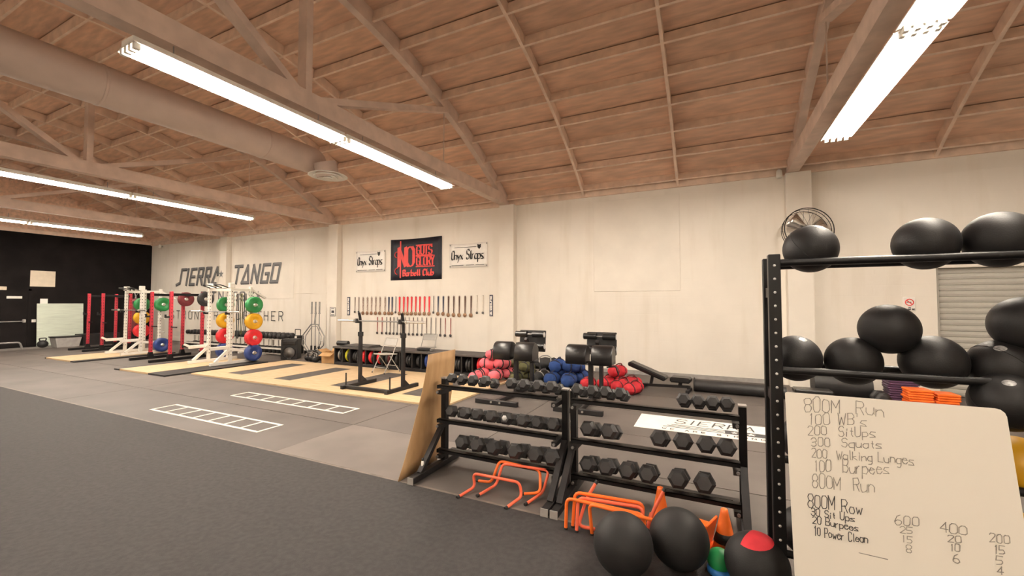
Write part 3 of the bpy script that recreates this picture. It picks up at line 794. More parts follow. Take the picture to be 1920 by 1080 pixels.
bd = obj('board', MB().prism(poly, lambda u,v_,w_: un*u+vn*v_+nn*w_, -.008, 0), 'board_white', t)
org = Vector(t.location)
def onboard(x, y):
    d = FW*FPX+RT*(x-CX)-UP*(y-CY); N = nn
    k = (org+N*.0015-CAMP).dot(N)/d.dot(N); return CAMP+d*k-org
rng = random.Random(3)
lines = [("800M  Run",1508,771,1657,780,25,'marker'),("100 WB's",1518,796,1625,798,20,'marker'),("200  SitUps",1515,815,1641,820,17,'marker'),("300  Squats",1521,836,1653,841,16,'marker'),
 ("200  Walking Lunges",1522,857,1713,871,17,'marker'),("100  Burpees",1528,884,1667,889,22,'marker'),("800M  Run",1523,914,1640,923,25,'marker'),
 ("800M Row",1515,950,1617,965,23,'marker_dark'),("30 Sit Ups",1521,966,1602,978,13,'marker_dark'),("20 Burpees",1524,981,1609,996,14,'marker_dark'),("10 Power Clean",1527,1004,1627,1019,17,'marker_dark'),
 ("600",1678,984,1723,987,17,'marker'),("25",1688,999,1710,1001,12,'marker'),("15",1692,1016,1710,1018,13,'marker'),("8",1699,1036,1709,1037,16,'marker'),
 ("400",1763,998,1813,1004,18,'marker'),("20",1777,1016,1802,1018,13,'marker'),("10",1782,1033,1800,1035,13,'marker'),("6",1787,1054,1799,1056,15,'marker'),
 ("200",1855,1016,1893,1020,15,'marker'),("15",1865,1037,1883,1039,14,'marker'),("5",1868,1057,1880,1058,14,'marker'),("4",1870,1077,1881,1078,14,'marker')]
for tx,xa,ya,xb,yb,cap,m in lines:
    A = onboard(xa,ya); B = onboard(xb,yb); Cc = onboard(xa,ya-cap)
    mb = MB(); text_on(mb, tx, A, B, Cc-A, .0032 if m == 'marker' else .0036, .3, .24, rng); obj('handwriting', mb, m, bd)
A = onboard(1610,1037); B = onboard(1665,1050)
obj('handwriting', MB().add([A, A+vn*.003, B+vn*.004, B], [(0,1,2,3)]), 'marker', bd)

# ================================================================== DUMBBELL RACKS
DBY = 3.62
def db_rack(x0, x1, label):
    t = thing('dumbbell_rack', label, 'rack', ((x0+x1)/2, DBY, 0), 0, 'black dumbbell racks')
    L = (x1-x0)/2
    for s_ in (-1,1):
        x = s_*L
        obj('post', MB().cbox((x, .05, .455), (.055,.07,.89), .005), 'steel_black', t)
        obj('post_cap', MB().bx(x-.029, x+.029, .013, .087, .90, .912), 'pipe_grey', t)
        obj('foot', MB().cbox((x, -.10, .035), (.06,.80,.06), .005), 'steel_dark', t)
        obj('foot_plate', MB().bx(x-.032, x+.032, -.505, -.498, .004, .068), 'pipe_grey', t)
        obj('brace', MB().beam((x,-.36,.06),(x,.02,.44),.045,.05,(1,0,0)), 'steel_dark', t)
    for k, z in enumerate((.845, .505, .205)):
        for yy, dz in ((-.105,.018),(.125,-.052)):
            obj('rail', MB().bx(-L+.028, L-.028, yy-.028, yy+.028, z+dz-.006, z+dz).bx(-L+.028, L-.028, yy-(.028 if yy<0 else -.022), yy-(.022 if yy<0 else -.028), z+dz-.034, z+dz), 'steel_black', t)
        for s_ in (-1,1):
            obj('rail_bracket', MB().bx(min(s_*(L-.03),s_*(L-.075)), max(s_*(L-.03),s_*(L-.075)), -.13, .06, z-.075, z-.036), 'steel_dark', t)
            obj('bolt', MB().cyl((s_*(L-.045), -.14, z-.05), (s_*(L-.045), -.158, z-.05), .012, 8), 'steel_grey', t)
    return t
db_rack(-2.545, -1.215, 'black three-tier dumbbell rack on the left, beside the tan board')
db_rack(-1.135, .205, 'black three-tier dumbbell rack on the right, behind the orange hurdles')
def dumbbell_mesh(r, hl, gap):
    parts = []
    for s_ in (-1,1):
        pts = []
        for k in range(6):
            a = math.pi/6+k*math.pi/3-math.pi/6
            ca, sa = math.cos(a), math.sin(a)
            for rr, yy in ((r*.66, gap/2+hl), (r, gap/2+hl*.72), (r, gap/2+hl*.2), (r*.8, gap/2)):
                pts.append((rr*ca, s_*yy, rr*sa))
        mb = MB().hull(pts); parts.append(mb.mesh('head'))
    hd = MB().tube([(0,-gap/2-.01,0),(0,-gap/4,0),(0,0,0),(0,gap/4,0),(0,gap/2+.01,0)], [.0125,.0145,.0165,.0145,.0125], 10).mesh('handle')
    for m_ in parts: m_.materials.append(MATS['rubber_hex'])
    hd.materials.append(MATS['chrome'])
    return parts, hd
DBM = {}
def dumbbell(px, tier, r, label, roll=0.0, badge=False):
    key = round(r,3)
    if key not in DBM: DBM[key] = dumbbell_mesh(r, r*1.45, .115)
    parts, hd = DBM[key]
    z = (.845,.505,.205)[tier]+.012
    yf = DBY+.01
    # direction of the front head's face, then back to the centre of the dumbbell
    q = py(px, 700, yf-.06-r*1.45)
    t = thing('hex_dumbbell', label, 'dumbbell', (q.x, yf, z), 0, 'black hex dumbbells')
    tilt = -math.atan2(.07, .23)
    rot = (tilt, roll, 0)
    zc = r*math.cos(math.pi/6)*1.0+.006
    for pm in parts: obj('head', pm, 'rubber_hex', t, (0,0,zc), rot)
    obj('handle', hd, 'chrome', t, (0,0,zc), rot)
    if badge:
        obj('weight_sticker', MB().lathe([(r*.40,-.0006),(r*.40,.0006)],6,Matrix.Rotation(tilt,4,'X') @ Matrix.Translation((0,-(.0575+r*1.45)-.001,0)) @ Matrix.Rotation(math.pi/2,4,'X')), 'silver_print', t, (0,0,zc))
ROWS = {
 ('left','top',0):([843,863,883,906,955,979,1006,1031], .0525, .058),
 ('left','middle',1):([842,867,891,917,945,976,1004,1034], .063, .067),
 ('left','bottom',2):([861,890,920,961,1000,1031], .075, .079),
 ('right','top',0):([1080,1107,1133,1160,1280,1308,1335,1363], .0555, .0550),
 ('right','middle',1):([1100,1138,1233,1277,1322,1360], .072, .0725),
 ('right','bottom',2):([1098,1133,1172,1210,1268,1317], .072, .080)}
for (side,tn,ti),(lst,r0,r1) in ROWS.items():
    for i,x in enumerate(lst):
        f = i/(len(lst)-1)
        dumbbell(x, ti, r0+(r1-r0)*f, 'black hex dumbbell, %s from left on the %s tier of the %s rack' % (ORD[i], tn, side), (random.random()-.5)*.16, badge=(side=='left' and ti==1 and i==4))

# ---- tan board leaning against the rack end
t = thing('plywood_sheet', 'thin tan plywood sheet standing against the left end of dumbbell racks', 'board', (-2.66, 3.45, 0))
mb = MB(); nu, nv = 5, 10; vs = []
for j in range(nv+1):
    v_ = j/nv
    for i in range(nu+1):
        u = i/nu
        yb_ = -.33+.62*u; yt_ = .02+.53*u
        y = yt_-(yt_-yb_)*(1-v_)**2.1
        x = -.03+.055*v_**.8-.03*math.sin(v_*math.pi*1.3)*(1-u)
        vs.append((x, y, 1.16*v_+.004))
mb.add(vs, [(j*(nu+1)+i, j*(nu+1)+i+1, (j+1)*(nu+1)+i+1, (j+1)*(nu+1)+i) for j in range(nv) for i in range(nu)], True)
o = obj('sheet', mb, 'ply_tan', t); sm = o.modifiers.new('thick','SOLIDIFY'); sm.thickness = .006; sm.offset = -1
# white marker bottle by the foot
p = pz(800, 893, .06)
t = thing('spray_bottle', 'small white bottle standing on the left rack foot', 'bottle', (-2.545, 3.30, .0655))
obj('bottle_body', MB().lathe([(.012,0),(.014,.004),(.014,.09),(.009,.1)],12), 'banner_white', t); obj('cap', MB().lathe([(.010,.1),(.010,.125)],10), 'ink', t)

# ================================================================== HURDLES, CONES, FLOOR BALLS
def smooth_path(P, rad=.045, seg=4):
    P = [Vector(p) for p in P]; out = [P[0]]
    for a,b,c_ in zip(P[:-2],P[1:-1],P[2:]):
        d0 = (a-b); d1 = (c_-b); k = min(rad, d0.length*.45, d1.length*.45)
        A = b+d0.normalized()*k; B = b+d1.normalized()*k
        for i in range(seg+1):
            s_ = i/seg; out.append(A*(1-s_)**2+b*2*s_*(1-s_)+B*s_*s_)
    out.append(P[-1]); return out
def hurdle(P, label, m='coral', r=.0125):
    b0 = Vector(P[0]); base = Vector((sum(p[0] for p in P)/len(P), sum(p[1] for p in P)/len(P), 0))
    Q = [Vector(p)-base for p in P]
    t = thing('training_hurdle', label, 'hurdle', base, 0, 'orange training hurdles')
    path = smooth_path(Q); obj('frame', MB().tube(path, r, 10), m, t)
    for a,b in ((path[0],path[1]),(path[-1],path[-2])):
        d = (a-b).normalized(); obj('end_cap', MB().cyl(a-d*.004, a+d*.022, r*1.15, 10), 'ink', t)
def U(a, b, foot, fwd, h, lean=(0,0)):   # tips a,b on the floor; feet run 'fwd', then legs up
    a = Vector((*a,.014)); b = Vector((*b,.014)); f = Vector((*fwd,0))*foot; l = Vector((*lean,0))
    return [a, a+f+Vector((0,0,.02)), a+f+l+Vector((0,0,h)), b+f+l+Vector((0,0,h)), b+f+Vector((0,0,.02)), b]
hurdle(U((-2.0,3.10),(-1.54,3.11),.20,(.25,.95),.135,(-.02,.0)), 'coral hurdle lying in front with its feet on the dark flooring edge')
hurdle(U((-1.86,3.20),(-1.42,3.24),.22,(.30,.95),.20,(.04,.05)), 'coral hurdle lying in the middle of the three under left rack')
hurdle([Vector((-1.99,3.42,.03)), Vector((-1.84,3.40,.05)), Vector((-1.80,3.48,.225)), Vector((-1.40,3.50,.20)), Vector((-1.36,3.40,.05)), Vector((-1.50,3.36,.03))], 'orange hurdle tilted at the back of three under left rack', 'orange')
def up_h(a, b, h, label, m='orange', lean=(0,0), foot=.0):
    a_ = Vector((*a,.014)); b_ = Vector((*b,.014)); l = Vector((*lean,h-.014))
    hurdle([a_, a_+l, b_+l, b_], label, m)
up_h(pz(1061,990,.014)[:2], (-.44,3.02), .225, 'orange hurdle standing leftmost in the pile by the right rack', lean=(0,.02))
up_h((-.965,3.07), (-.47,3.11), .255, 'orange hurdle standing at the back of the hurdle pile', lean=(.01,.03))
up_h((-.92,3.02), (-.46,3.07), .235, 'coral hurdle nested in the middle of the hurdle pile', 'coral', lean=(.0,.05))
up_h(pz(1110,1001,.014)[:2], (-.30,2.99), .225, 'orange hurdle standing nearest in the pile behind the black balls', lean=(-.02,.0))
hurdle([(-.82,3.20,.31),(-.88,3.14,.20),(-.92,3.06,.03),(-.45,3.10,.03),(-.40,3.20,.19),(-.33,3.24,.33)], 'coral hurdle turned upside down with its feet pointing up', 'coral')
hurdle([(-.74,2.965,.10),(-.60,2.955,.10),(-.62,3.12,.03),(-.48,3.13,.05),(-.43,3.06,.11)], 'short coral hurdle low inside the hurdle pile', 'coral', .012)

def cone(p, h, r, label, rot=None, tape=False):
    t = thing('training_cone', label, 'cone', p, 0, 'orange training cones')
    t.rotation_euler = rot or (0,0,0)
    obj('base', MB().cbox((0,0,.008),(r*2.5,r*2.5,.016),.005), 'orange', t)
    obj('cone_body', MB().lathe([(r,.014),(r*.9,.03),(.026,h-.03),(.022,h-.006),(.012,h)],24), 'orange', t)
    if tape: obj('tape_band', MB().lathe([(r*.80+.002,h*.28),(r*.54+.003,h*.52)],24), 'ink', t)
p = pz(1238, 966, .01); p = pz(1238,912,.27); cone((p.x,p.y,0), .27, .075, 'orange cone standing behind the black floor balls')
p = pz(1358,953,.30); cone((p.x,p.y,0), .30, .085, 'orange cone with black tape band, nearest the ball rack', tape=True)
p = pz(1325,1005,.10); cone((p.x+.02,p.y+.02,.105), .26, .08, 'red-orange cone tipped on its side beside the taped cone', rot=(0,math.radians(-78),math.radians(-20)))
p = pz(1168, 1022, .182); ball((p.x,p.y,.190), .182, 'large matt black ball on the floor, left of the two in front', 'ball_matt')
p = pz(1273, 1012, .180); ball((p.x,p.y,.190), .180, 'large matt black ball on the floor, behind and right of the other', 'ball_matt')
p = pz(1419, 1060, .17); t = ball((p.x,p.y,.180), .170, 'black ball with red top panel on the floor by the rack post', 'ball_matt', seam=False)
r = .1715; mb = MB(); vs = []; nu, nv = 14, 6
c_ = Vector((0,0,.170))
for j in range(nv+1):
    for i in range(nu+1):
        az = math.radians(-125+190*i/nu); el = math.radians(90-46*j/nv*(.7+.3*math.sin(math.pi*i/nu)))
        vs.append(c_+Vector((math.cos(el)*math.cos(az), math.cos(el)*math.sin(az), math.sin(el)))*r)
Mt = Matrix.Translation(c_) @ Matrix.Rotation(math.radians(-14),4,'Y') @ Matrix.Translation(-c_)
mb.add([Mt @ v_ for v_ in vs], [(j*(nu+1)+i, j*(nu+1)+i+1, (j+1)*(nu+1)+i+1, (j+1)*(nu+1)+i) for j in range(nv) for i in range(nu)], True)
obj('red_panel', mb, 'sand_red', t)
p = pz(1349, 1052, .08)
t = thing('kettlebell', 'small green ball on a blue ring between the black floor balls', 'ball', (p.x, p.y, .006))
obj('body', MB().sphere((0,0,.080), .072, 28, 16), 'bright_green', t); obj('base_ring', MB().lathe([(.05,0),(.072,.006),(.074,.03),(.066,.045)],28), 'bright_blue', t)

# ================================================================== POWER RACKS
def rack(name, X0, X1, yf, yb, H, m, label, front=.5, feet=True, cat='rack', base='same'):
    xc, yc = (X0+X1)/2, (yf+yb)/2; L = (X1-X0)/2; D = (yb-yf)/2; z0 = 0.0
    t = thing(name, label, cat, (xc, yc, .041 if feet else .0005))
    bm_ = m if base == 'same' else base
    for sx in (-1,1):
        for sy in (-1,1):
            o = obj('post', MB().cbox((sx*L, sy*D, H/2), (.076,.076,H), .006), m, t)
            hm = MB()
            for k in range(18): hm.box((sx*L, sy*D-.0385, .25+(H-.4)*k/17), (.022,.003,.022)); hm.box((sx*L+.0385, sy*D, .25+(H-.4)*k/17), (.003,.022,.022))
            obj('bolt_holes', hm, 'steel_dark', o)
            if base != 'same':
                obj('foot_bracket', MB().hull([(sx*L+a*.055, sy*D+b*.085, .0) for a in (-1,1) for b in (-1,1)]+[(sx*L+a*.045, sy*D+b*.042, .2) for a in (-1,1) for b in (-1,1)]), base, t)
        obj('base_beam', MB().cbox((sx*L, (-D-front+D+.25)/2, .04), (.08, 2*D+front+.25, .078), .006), bm_, t)
        if feet: obj('gusset', MB().beam((sx*L,-D-front+.12,.08),(sx*L,-D-.03,.40),.06,.07,(1,0,0)), m, t)
        obj('side_member', MB().cbox((sx*L, 0, H-.09), (.06,2*D-.07,.07), .005), bm_ if base!='same' else m, t)
        if feet: obj('side_member', MB().cbox((sx*L, 0, .36), (.06,2*D-.07,.06), .005), m, t)
    obj('crossmember', MB().cbox((0, D, H-.09), (2*L-.07,.06,.075), .005), bm_, t)
    obj('crossmember', MB().cbox((0, D, .30), (2*L-.07,.06,.075), .005), bm_, t)
    return t, L, D
def jhooks(t, L, D, z, m='steel_dark'):
    for sx in (-1,1):
        obj('bar_hook', MB().bx(sx*L-.03, sx*L+.03, -D-.13, -D-.04, z-.05, z).bx(sx*L-.03, sx*L+.03, -D-.145, -D-.12, z-.05, z+.05), m, t)
def white_rack(X0, X1, yf, yb, label):
    t, L, D = rack('power_rack', X0, X1, yf, yb, 2.10, 'white_paint', label, .50)
    obj('pull_up_bar', MB().cyl((-L,-D-.02,2.06),(L,-D-.02,2.06),.017,10), 'white_paint', t)
    for sx in (-1,1):
        o = obj('spotter_arm', MB().cbox((sx*L, -D-.27, .45), (.055,.45,.09), .01), 'white_paint', t)
        obj('arm_hook', MB().beam((sx*L,-D-.48,.47),(sx*L,-D-.60,.54),.055,.03,(1,0,0)), 'white_paint', o)
        obj('top_plate', MB().cbox((sx*L,-D,2.12),(.10,.13,.14),.01), 'white_paint', t)
    obj('storage_arm', MB().beam((L,D-.02,2.04),(L+.02,D+.42,1.78),.05,.06,(1,0,0)), 'white_paint', t)
    obj('grip_handle', MB().tube(smooth_path([(-.42,-D-.04,2.06),(-.42,-D-.24,2.13),(-.12,-D-.24,2.13),(-.12,-D-.04,2.06)]),.015,8), 'ink', t)
    obj('grip_handle', MB().tube(smooth_path([(.12,-D-.04,2.06),(.12,-D-.24,2.13),(.42,-D-.24,2.13),(.42,-D-.04,2.06)]),.015,8), 'ink', t)
    for sx in (-1,1):
        for z in (1.59,1.13,.68,.255): obj('weight_peg', MB().cyl((sx*L,D,z),(sx*(L+.30),D,z),.023,10), 'chrome', t)
    jhooks(t, L, D, 1.38)
    return t, L, D
def bumper(c, axis, r, th, m, label, grp='coloured bumper plates'):
    """c: centre of plate; axis 'X' or 'Y'"""
    t = thing('bumper_plate', label, 'weight plate', (c[0],c[1],c[2]), 0, grp)
    Mr = Matrix.Rotation(math.pi/2,4,'Y') if axis == 'X' else Matrix.Rotation(math.pi/2,4,'X')
    h = th/2
    obj('disc', MB().lathe([(.03,-h*.7),(r*.42,-h*.7),(r*.50,-h),(r*.93,-h),(r,-h*.75),(r,h*.75),(r*.93,h),(r*.50,h),(r*.42,h*.7),(.03,h*.7)],36,Mr), m, t)
    obj('hub', MB().lathe([(.027,-h*.85),(.052,-h*.85),(.055,-h*.6),(.055,h*.6),(.052,h*.85),(.027,h*.85)],20,Mr), 'chrome', t)
def barbell(x0, x1, y, z, label):
    t = thing('barbell', label, 'barbell', ((x0+x1)/2, y, z-.014)); L = (x1-x0)/2
    obj('shaft', MB().cyl((-L+.4,0,.014),(L-.4,0,.014),.014,10), 'steel_grey', t)
    for s_ in (-1,1):
        obj('sleeve', MB().cyl((s_*(L-.42),0,.014),(s_*L,0,.014),.025,12), 'chrome', t); obj('collar', MB().cyl((s_*(L-.45),0,.014),(s_*(L-.42),0,.014),.037,12), 'chrome', t)
CNAME = {'green':'green','yellow':'yellow','red':'red','blue':'blue'}
def load_rack(X0, X1, yb, which, zo=.041, skip=()):
    for c,z in (('green',1.59),('yellow',1.13),('red',.68),('blue',.255)):
        for side, xx in (('right', X1+.165), ('left', X0-.165)):
            if (c,side) in skip: continue
            bumper((xx, yb, z+zo), 'X', .225, .15, c, '%s bumper plate on a peg at the %s side of the %s white rack' % (c, side, which))
white_rack(-12.72, -11.72, 6.84, 7.36, 'white power rack nearest, loaded with coloured plates'); load_rack(-12.72, -11.72, 7.36, 'nearer')
white_rack(-17.62, -16.62, 6.92, 7.42, 'white power rack farther back between the two red racks'); load_rack(-17.62, -16.62, 7.42, 'farther', skip=(('yellow','right'),('red','right'),('blue','left')))
barbell(-13.32, -11.12, 6.705, 1.45, 'steel barbell resting on the nearer white rack hooks')
barbell(-18.22, -16.02, 6.785, 1.45, 'steel barbell resting on the farther white rack hooks')
def red_rack(X0, X1, yf, yb, label):
    t, L, D = rack('squat_rack', X0, X1, yf, yb, 2.02, 'red_steel', label, .50, feet=False, base='steel_black')
    jhooks(t, L, D, 1.30)
    for sx in (-1,1): obj('bar_peg', MB().cyl((sx*L+.03,-D,.98),(sx*L+.32*1,-D,.98),.018,8), 'steel_black', t)
    return t
red_rack(-15.30, -14.22, 6.62, 7.45, 'red squat rack with black feet between the two white racks')
red_rack(-20.50, -19.42, 6.98, 7.75, 'red squat rack standing nearest the black wall')
bumper((-14.22+.15, 7.45, 1.80), 'X', .225, .08, 'rubber_black', 'black bumper plate high on the right rear post of the red rack', 'black bumper plates')
bumper((-15.30+.15, 7.45, 1.80), 'X', .225, .08, 'dark_red', 'dark maroon plate high on the left rear post of the red rack', 'black bumper plates')
# hanging resistance bands and heavy bag behind
def band(x, y, z0, L, m, label):
    t = tag(obj('resistance_band', MB().tube(smooth_path([(-.03,0,0),(-.045,0,-L*.5),(-.03,0,-L),(.03,0,-L),(.045,0,-L*.5),(.03,0,0)],.03), .014, 6, closed=True), m, loc=(x,y,z0)), label, 'band', 'hanging resistance bands')
bp = [(380,'ribbon_rust'),(386,'ribbon_pale'),(404,'sand_black'),(408,'olive'),(414,'sand_black')]
for i,(x,m) in enumerate(bp):
    q = py(x, 600, 7.45)
    band(-12.55+.17*i, 7.31, 1.95, 1.15+.06*(i%3), m, 'long hanging stretch band, %s from left on the nearer white rack' % ORD[i])
def heavy_bag(x, y, z0, z1, r, m, label):
    t = thing('heavy_bag', label, 'punching bag', (x,y,z0))
    H = z1-z0
    obj('bag_body', MB().lathe([(r*.7,0),(r*.95,.03),(r,.1),(r,H-.1),(r*.95,H-.03),(r*.6,H)],24), m, t)
    obj('top_band', MB().lathe([(r+.004,H-.2),(r+.006,H-.19),(r+.006,H-.12),(r+.004,H-.11)],24), 'ink', t)
    for k in range(3):
        a = 2*math.pi*k/3; obj('chain', MB().cyl((r*.8*math.cos(a),r*.8*math.sin(a),H-.02),(0,0,H+.30),.008,5), 'steel_grey', t)
    obj('stand_post', MB().cyl((0,0,-z0+.0),(0,0,0),.05,10), 'steel_black', t); obj('stand_base', MB().lathe([(.32,-z0),(.32,-z0+.03),(.06,-z0+.07)],20), 'steel_black', t)
heavy_bag(py(250,600,8.3).x, 8.3, .55, 1.85, .20, 'dark_red', 'dark red heavy bag standing behind the farther white rack')
heavy_bag(-22.35, 9.2, .55, 1.85, .20, 'dark_red', 'dark maroon heavy bag standing behind the red rack by the black wall')

# ================================================================== SQUAT STAND ON PLATFORM
t = thing('squat_stand', 'black steel squat stand on the wooden platform holding a barbell', 'rack', (-5.87, 6.28, PT+.0005))
for sx in (-1,1):
    x = sx*.55
    obj('foot', MB().cbox((x, -.02, .035), (.07,.90,.068), .006), 'steel_dark', t)
    obj('upright', MB().cbox((x, 0, .56), (.062,.062,1.0), .006), 'steel_dark', t)
    obj('inner_upright', MB().tube([(x,0,1.0),(x,-.003,1.25),(x,-.02,1.36),(x-.0,-.05,1.46)], .027, 10), 'steel_dark', t)
    obj('gusset', MB().hull([(x-.015,.03,.07),(x+.015,.03,.07),(x-.015,.18,.07),(x+.015,.18,.07),(x-.015,.03,.2),(x+.015,.03,.2)]), 'steel_dark', t)
    obj('collar', MB().cbox((x,0,1.03),(.085,.085,.09),.008), 'ink', t)
    obj('bar_hook', MB().bx(x-.03,x+.03,-.10,-.02,1.255,1.285).bx(x-.03,x+.03,-.115,-.09,1.255,1.345), 'steel_dark', t)
    obj('plate_peg', MB().cyl((x+.0,-.36,.06),(x,-.36,.30),.014,8), 'ink', t)
obj('base_beam', MB().cbox((0,-.38,.04),(1.03,.06,.06),.006), 'steel_dark', t)
barbell(-6.97, -4.76, 6.215, 1.33, 'steel barbell racked across the black squat stand')

# ================================================================== PLATE CUBBIES + PLATES
CH, CYF, CYB = .50, 8.17, 8.75
def cubby(x0, x1, n, label):
    t = thing('plate_cubby', label, 'shelf', ((x0+x1)/2, (CYF+CYB)/2, 0), 0, 'black plate cubbies'); L = (x1-x0)/2; D = (CYB-CYF)/2
    obj('base_board', MB().cbox((0,0,.04),(2*L,2*D,.08),.005), 'steel_dark', t)
    obj('top_board', MB().cbox((0,-.02,CH-.02),(2*L+.03,2*D+.05,.05),.008), 'rubber_strip', t)
    obj('back_board', MB().bx(-L,L,D-.02,D,.08,CH-.05), 'steel_dark', t)
    xsn = []
    for k in range(n+1):
        x = -L+.02+(2*L-.04)*k/n; obj('divider', MB().bx(x-.018,x+.018,-D,D-.02,.08,CH-.045), 'steel_dark', t); xsn.append(x+(x0+x1)/2)
    return xsn
segs = cubby(-9.32, -7.02, 8, 'black plate cubby at left end with red and yellow plates') ; segs2 = cubby(-6.96, -4.62, 8, 'black plate cubby at right end beside the pink sandbags')
pc = 0
def cub_plate(x, m, th, label, r=.18):
    bumper((x, CYF+.02+r, .0815+r), 'X', r, th, m, label, 'plates in the cubbies')
fill = {0:[('steel_grey',.05),('rubber_black',.05)],1:[('lime',.06),('rubber_black',.05)],2:[('rubber_black',.07),('rubber_black',.06)],3:[('red',.09),],4:[('red',.09),('rubber_black',.05)],5:[('red',.08),('rubber_black',.06)],6:[('rubber_black',.07),('dark_red',.06)],7:[('rubber_black',.08)]}
fill2 = {0:[('rubber_black',.06),('rubber_black',.06)],1:[('rubber_black',.08)],2:[('blue',.07),('blue',.07)],3:[('blue',.08)],4:[('rubber_black',.07)],5:[('rubber_black',.07),('rubber_black',.06)],6:[('rubber_black',.06),('rubber_black',.06)],7:[('red',.09)]}
MN = {'steel_grey':'grey','rubber_black':'black','lime':'yellow-green','red':'red','dark_red':'maroon','blue':'blue'}
for sg, fl_, nm in ((segs, fill, 'left'), (segs2, fill2, 'right')):
    for k, lst in fl_.items():
        mid = (sg[k]+sg[k+1])/2; tot = sum(a[1] for a in lst)+.012*(len(lst)-1); x = mid-tot/2
        for j,(m,th) in enumerate(lst):
            cub_plate(x+th/2, m, th, '%s plate, %sin the %s slot of the %s cubby' % (MN[m], '' if len(lst)==1 else ('left one ' if j==0 else 'right one '), ORD[k], nm), .18 if m != 'rubber_black' else .165); x += th+.012
# items on top of the cubbies
zt_ = CH+.0055
t = thing('folded_mat', 'folded dark exercise mat lying on the left cubby', 'mat', (-8.55, 8.40, zt_))
obj('mat_layer', MB().cbox((0,0,.0125),(1.0,.45,.024),.008), 'rubber_strip', t); obj('mat_layer', MB().cbox((.03,.0,.037),(.9,.42,.022),.008), 'rubber_strip', t)
t = thing('foam_roller', 'short black foam roller lying on the left cubby end', 'roller', (-9.22, 8.36, zt_)); obj('body', MB().cyl((-.18,0,.066),(.16,.06,.066),.065,16), 'rubber_black', t)
t = thing('weight_belt', 'coiled black weight belt on the right cubby top', 'belt', (-6.42, 8.35, zt_))
obj('strap', MB().tube([( .22*math.cos(a*.3)*(1-.012*a), .11*math.sin(a*.3)*(1-.012*a), .028+.0006*a) for a in range(42)], .026, 6), 'ink', t); obj('buckle', MB().cbox((.24,-.02,.035),(.05,.09,.05),.006), 'steel_grey', t)

# ---- folding chairs
def folding_chair(loc, rz, label):
    t = thing('folding_chair', label, 'chair', loc, rz, 'grey metal folding chairs')
    for s_ in (-1,1):
        x = s_*.215
        obj('front_leg', MB().tube([(x,.24,.012),(x,-.02,.45),(x*.98,-.16,.79)], .011, 8), 'chair_grey', t)
        obj('rear_leg', MB().tube([(x*.9,-.24,.012),(x*.9,.06,.40)], .011, 8), 'chair_grey', t)
        for yy in (.24,-.24): obj('foot_cap', MB().cyl((x*(1 if yy>0 else .9),yy,0),(x*(1 if yy>0 else .9),yy,.03),.014,8), 'ink', t)
    obj('top_rail', MB().tube(smooth_path([(-.211,-.155,.775),(-.20,-.165,.80),(.20,-.165,.80),(.211,-.155,.775)],.03), .011, 8), 'chair_grey', t)
    obj('backrest', MB().cbox((0,-.135,.705),(.41,.014,.17),.005,Matrix.Rotation(math.radians(22),3,'X')), 'chair_grey', t)
    obj('seat', MB().cbox((0,.03,.435),(.40,.40,.024),.010,Matrix.Rotation(math.radians(3),3,'X')), 'chair_grey', t)
    obj('stretcher', MB().cyl((-.19,-.17,.14),(.19,-.17,.14),.008,6), 'chair_grey', t); obj('stretcher', MB().cyl((-.21,.17,.13),(.21,.17,.13),.008,6), 'chair_grey', t)
folding_chair((-7.05, 7.72, PT+.0005), math.radians(172), 'grey folding chair standing on the wooden platform in front of cubbies')
folding_chair((-7.22, 9.55, 0.0005), math.radians(188), 'pale folding chair behind the cubbies against the wall')

# ================================================================== SPEAKER, BARBELL HOLDER, BOX, WALL RACK
t = thing('loudspeaker', 'black loudspeaker with round grey cone on the floor beside platform', 'speaker', (py(546,660,8.46).x, 8.46, .0005), math.radians(38))
obj('cabinet', MB().cbox((0,0,.30),(.46,.40,.60),.015), 'ink', t)
Mc = Matrix.Translation((0,-.20,.21)) @ Matrix.Rotation(math.pi/2,4,'X')
obj('cone_surround', MB().lathe([(.185,-.002),(.185,.016),(.160,.02),(.155,.0)],28,Mc), 'steel_black', t)
obj('speaker_cone', MB().lathe([(.155,.006),(.06,-.03),(.055,-.01),(.03,.0),(.005,.004)],28,Mc), 'pipe_grey', t)
obj('horn', MB().hull([(x,-.2,z) for x in (-.19,.19) for z in (.43,.56)]+[(x,-.215,z) for x in (-.17,.17) for z in (.45,.54)]), 'steel_dark', t)
obj('badge', MB().bx(-.05,.05,-.207,-.2,.02,.04), 'silver_print', t)
# vertical bar holder
t = thing('barbell_holder', 'low black holder with bars standing upright against the wall', 'rack', (-11.86, 9.62, .0005))
obj('holder_base', MB().cbox((0,0,.05),(.62,.34,.10),.008), 'steel_dark', t)
for k in range(3): obj('holder_socket', MB().cyl((-.18+.18*k,0,.1),(-.18+.18*k,0,.26),.03,12), 'steel_dark', t)
for k,x in enumerate((-.18,0,.18)):
    b = thing('upright_barbell', 'steel barbell standing upright in the holder, %s of three' % ('left','middle','right')[k], 'barbell', (-11.86+x, 9.62, .101), 0, 'upright barbells')
    obj('shaft', MB().cyl((0,0,.05),(0,0,1.25),.014,10), 'steel_grey', b); obj('sleeve', MB().cyl((0,0,0),(0,0,.06),.025,10), 'steel_grey', b)
    obj('sleeve', MB().cyl((0,0,1.25),(0,0,1.62),.025,12), 'steel_grey', b); obj('collar', MB().cyl((0,0,1.22),(0,0,1.25),.037,12), 'steel_grey', b)
b = thing('trap_bar', 'hexagonal steel trap bar leaning upright in front of the barbells', 'barbell', (-11.70, 9.36, .0015))
hexp = [(-.16,.98),(-.50,.62),(-.50,.32),(-.18,.08),(.18,.08),(.50,.32),(.50,.62),(.16,.98)]
obj('hex_frame', MB().tube([(x,.10*z,z) for x,z in hexp], .019, 8, closed=True), 'steel_grey', b)
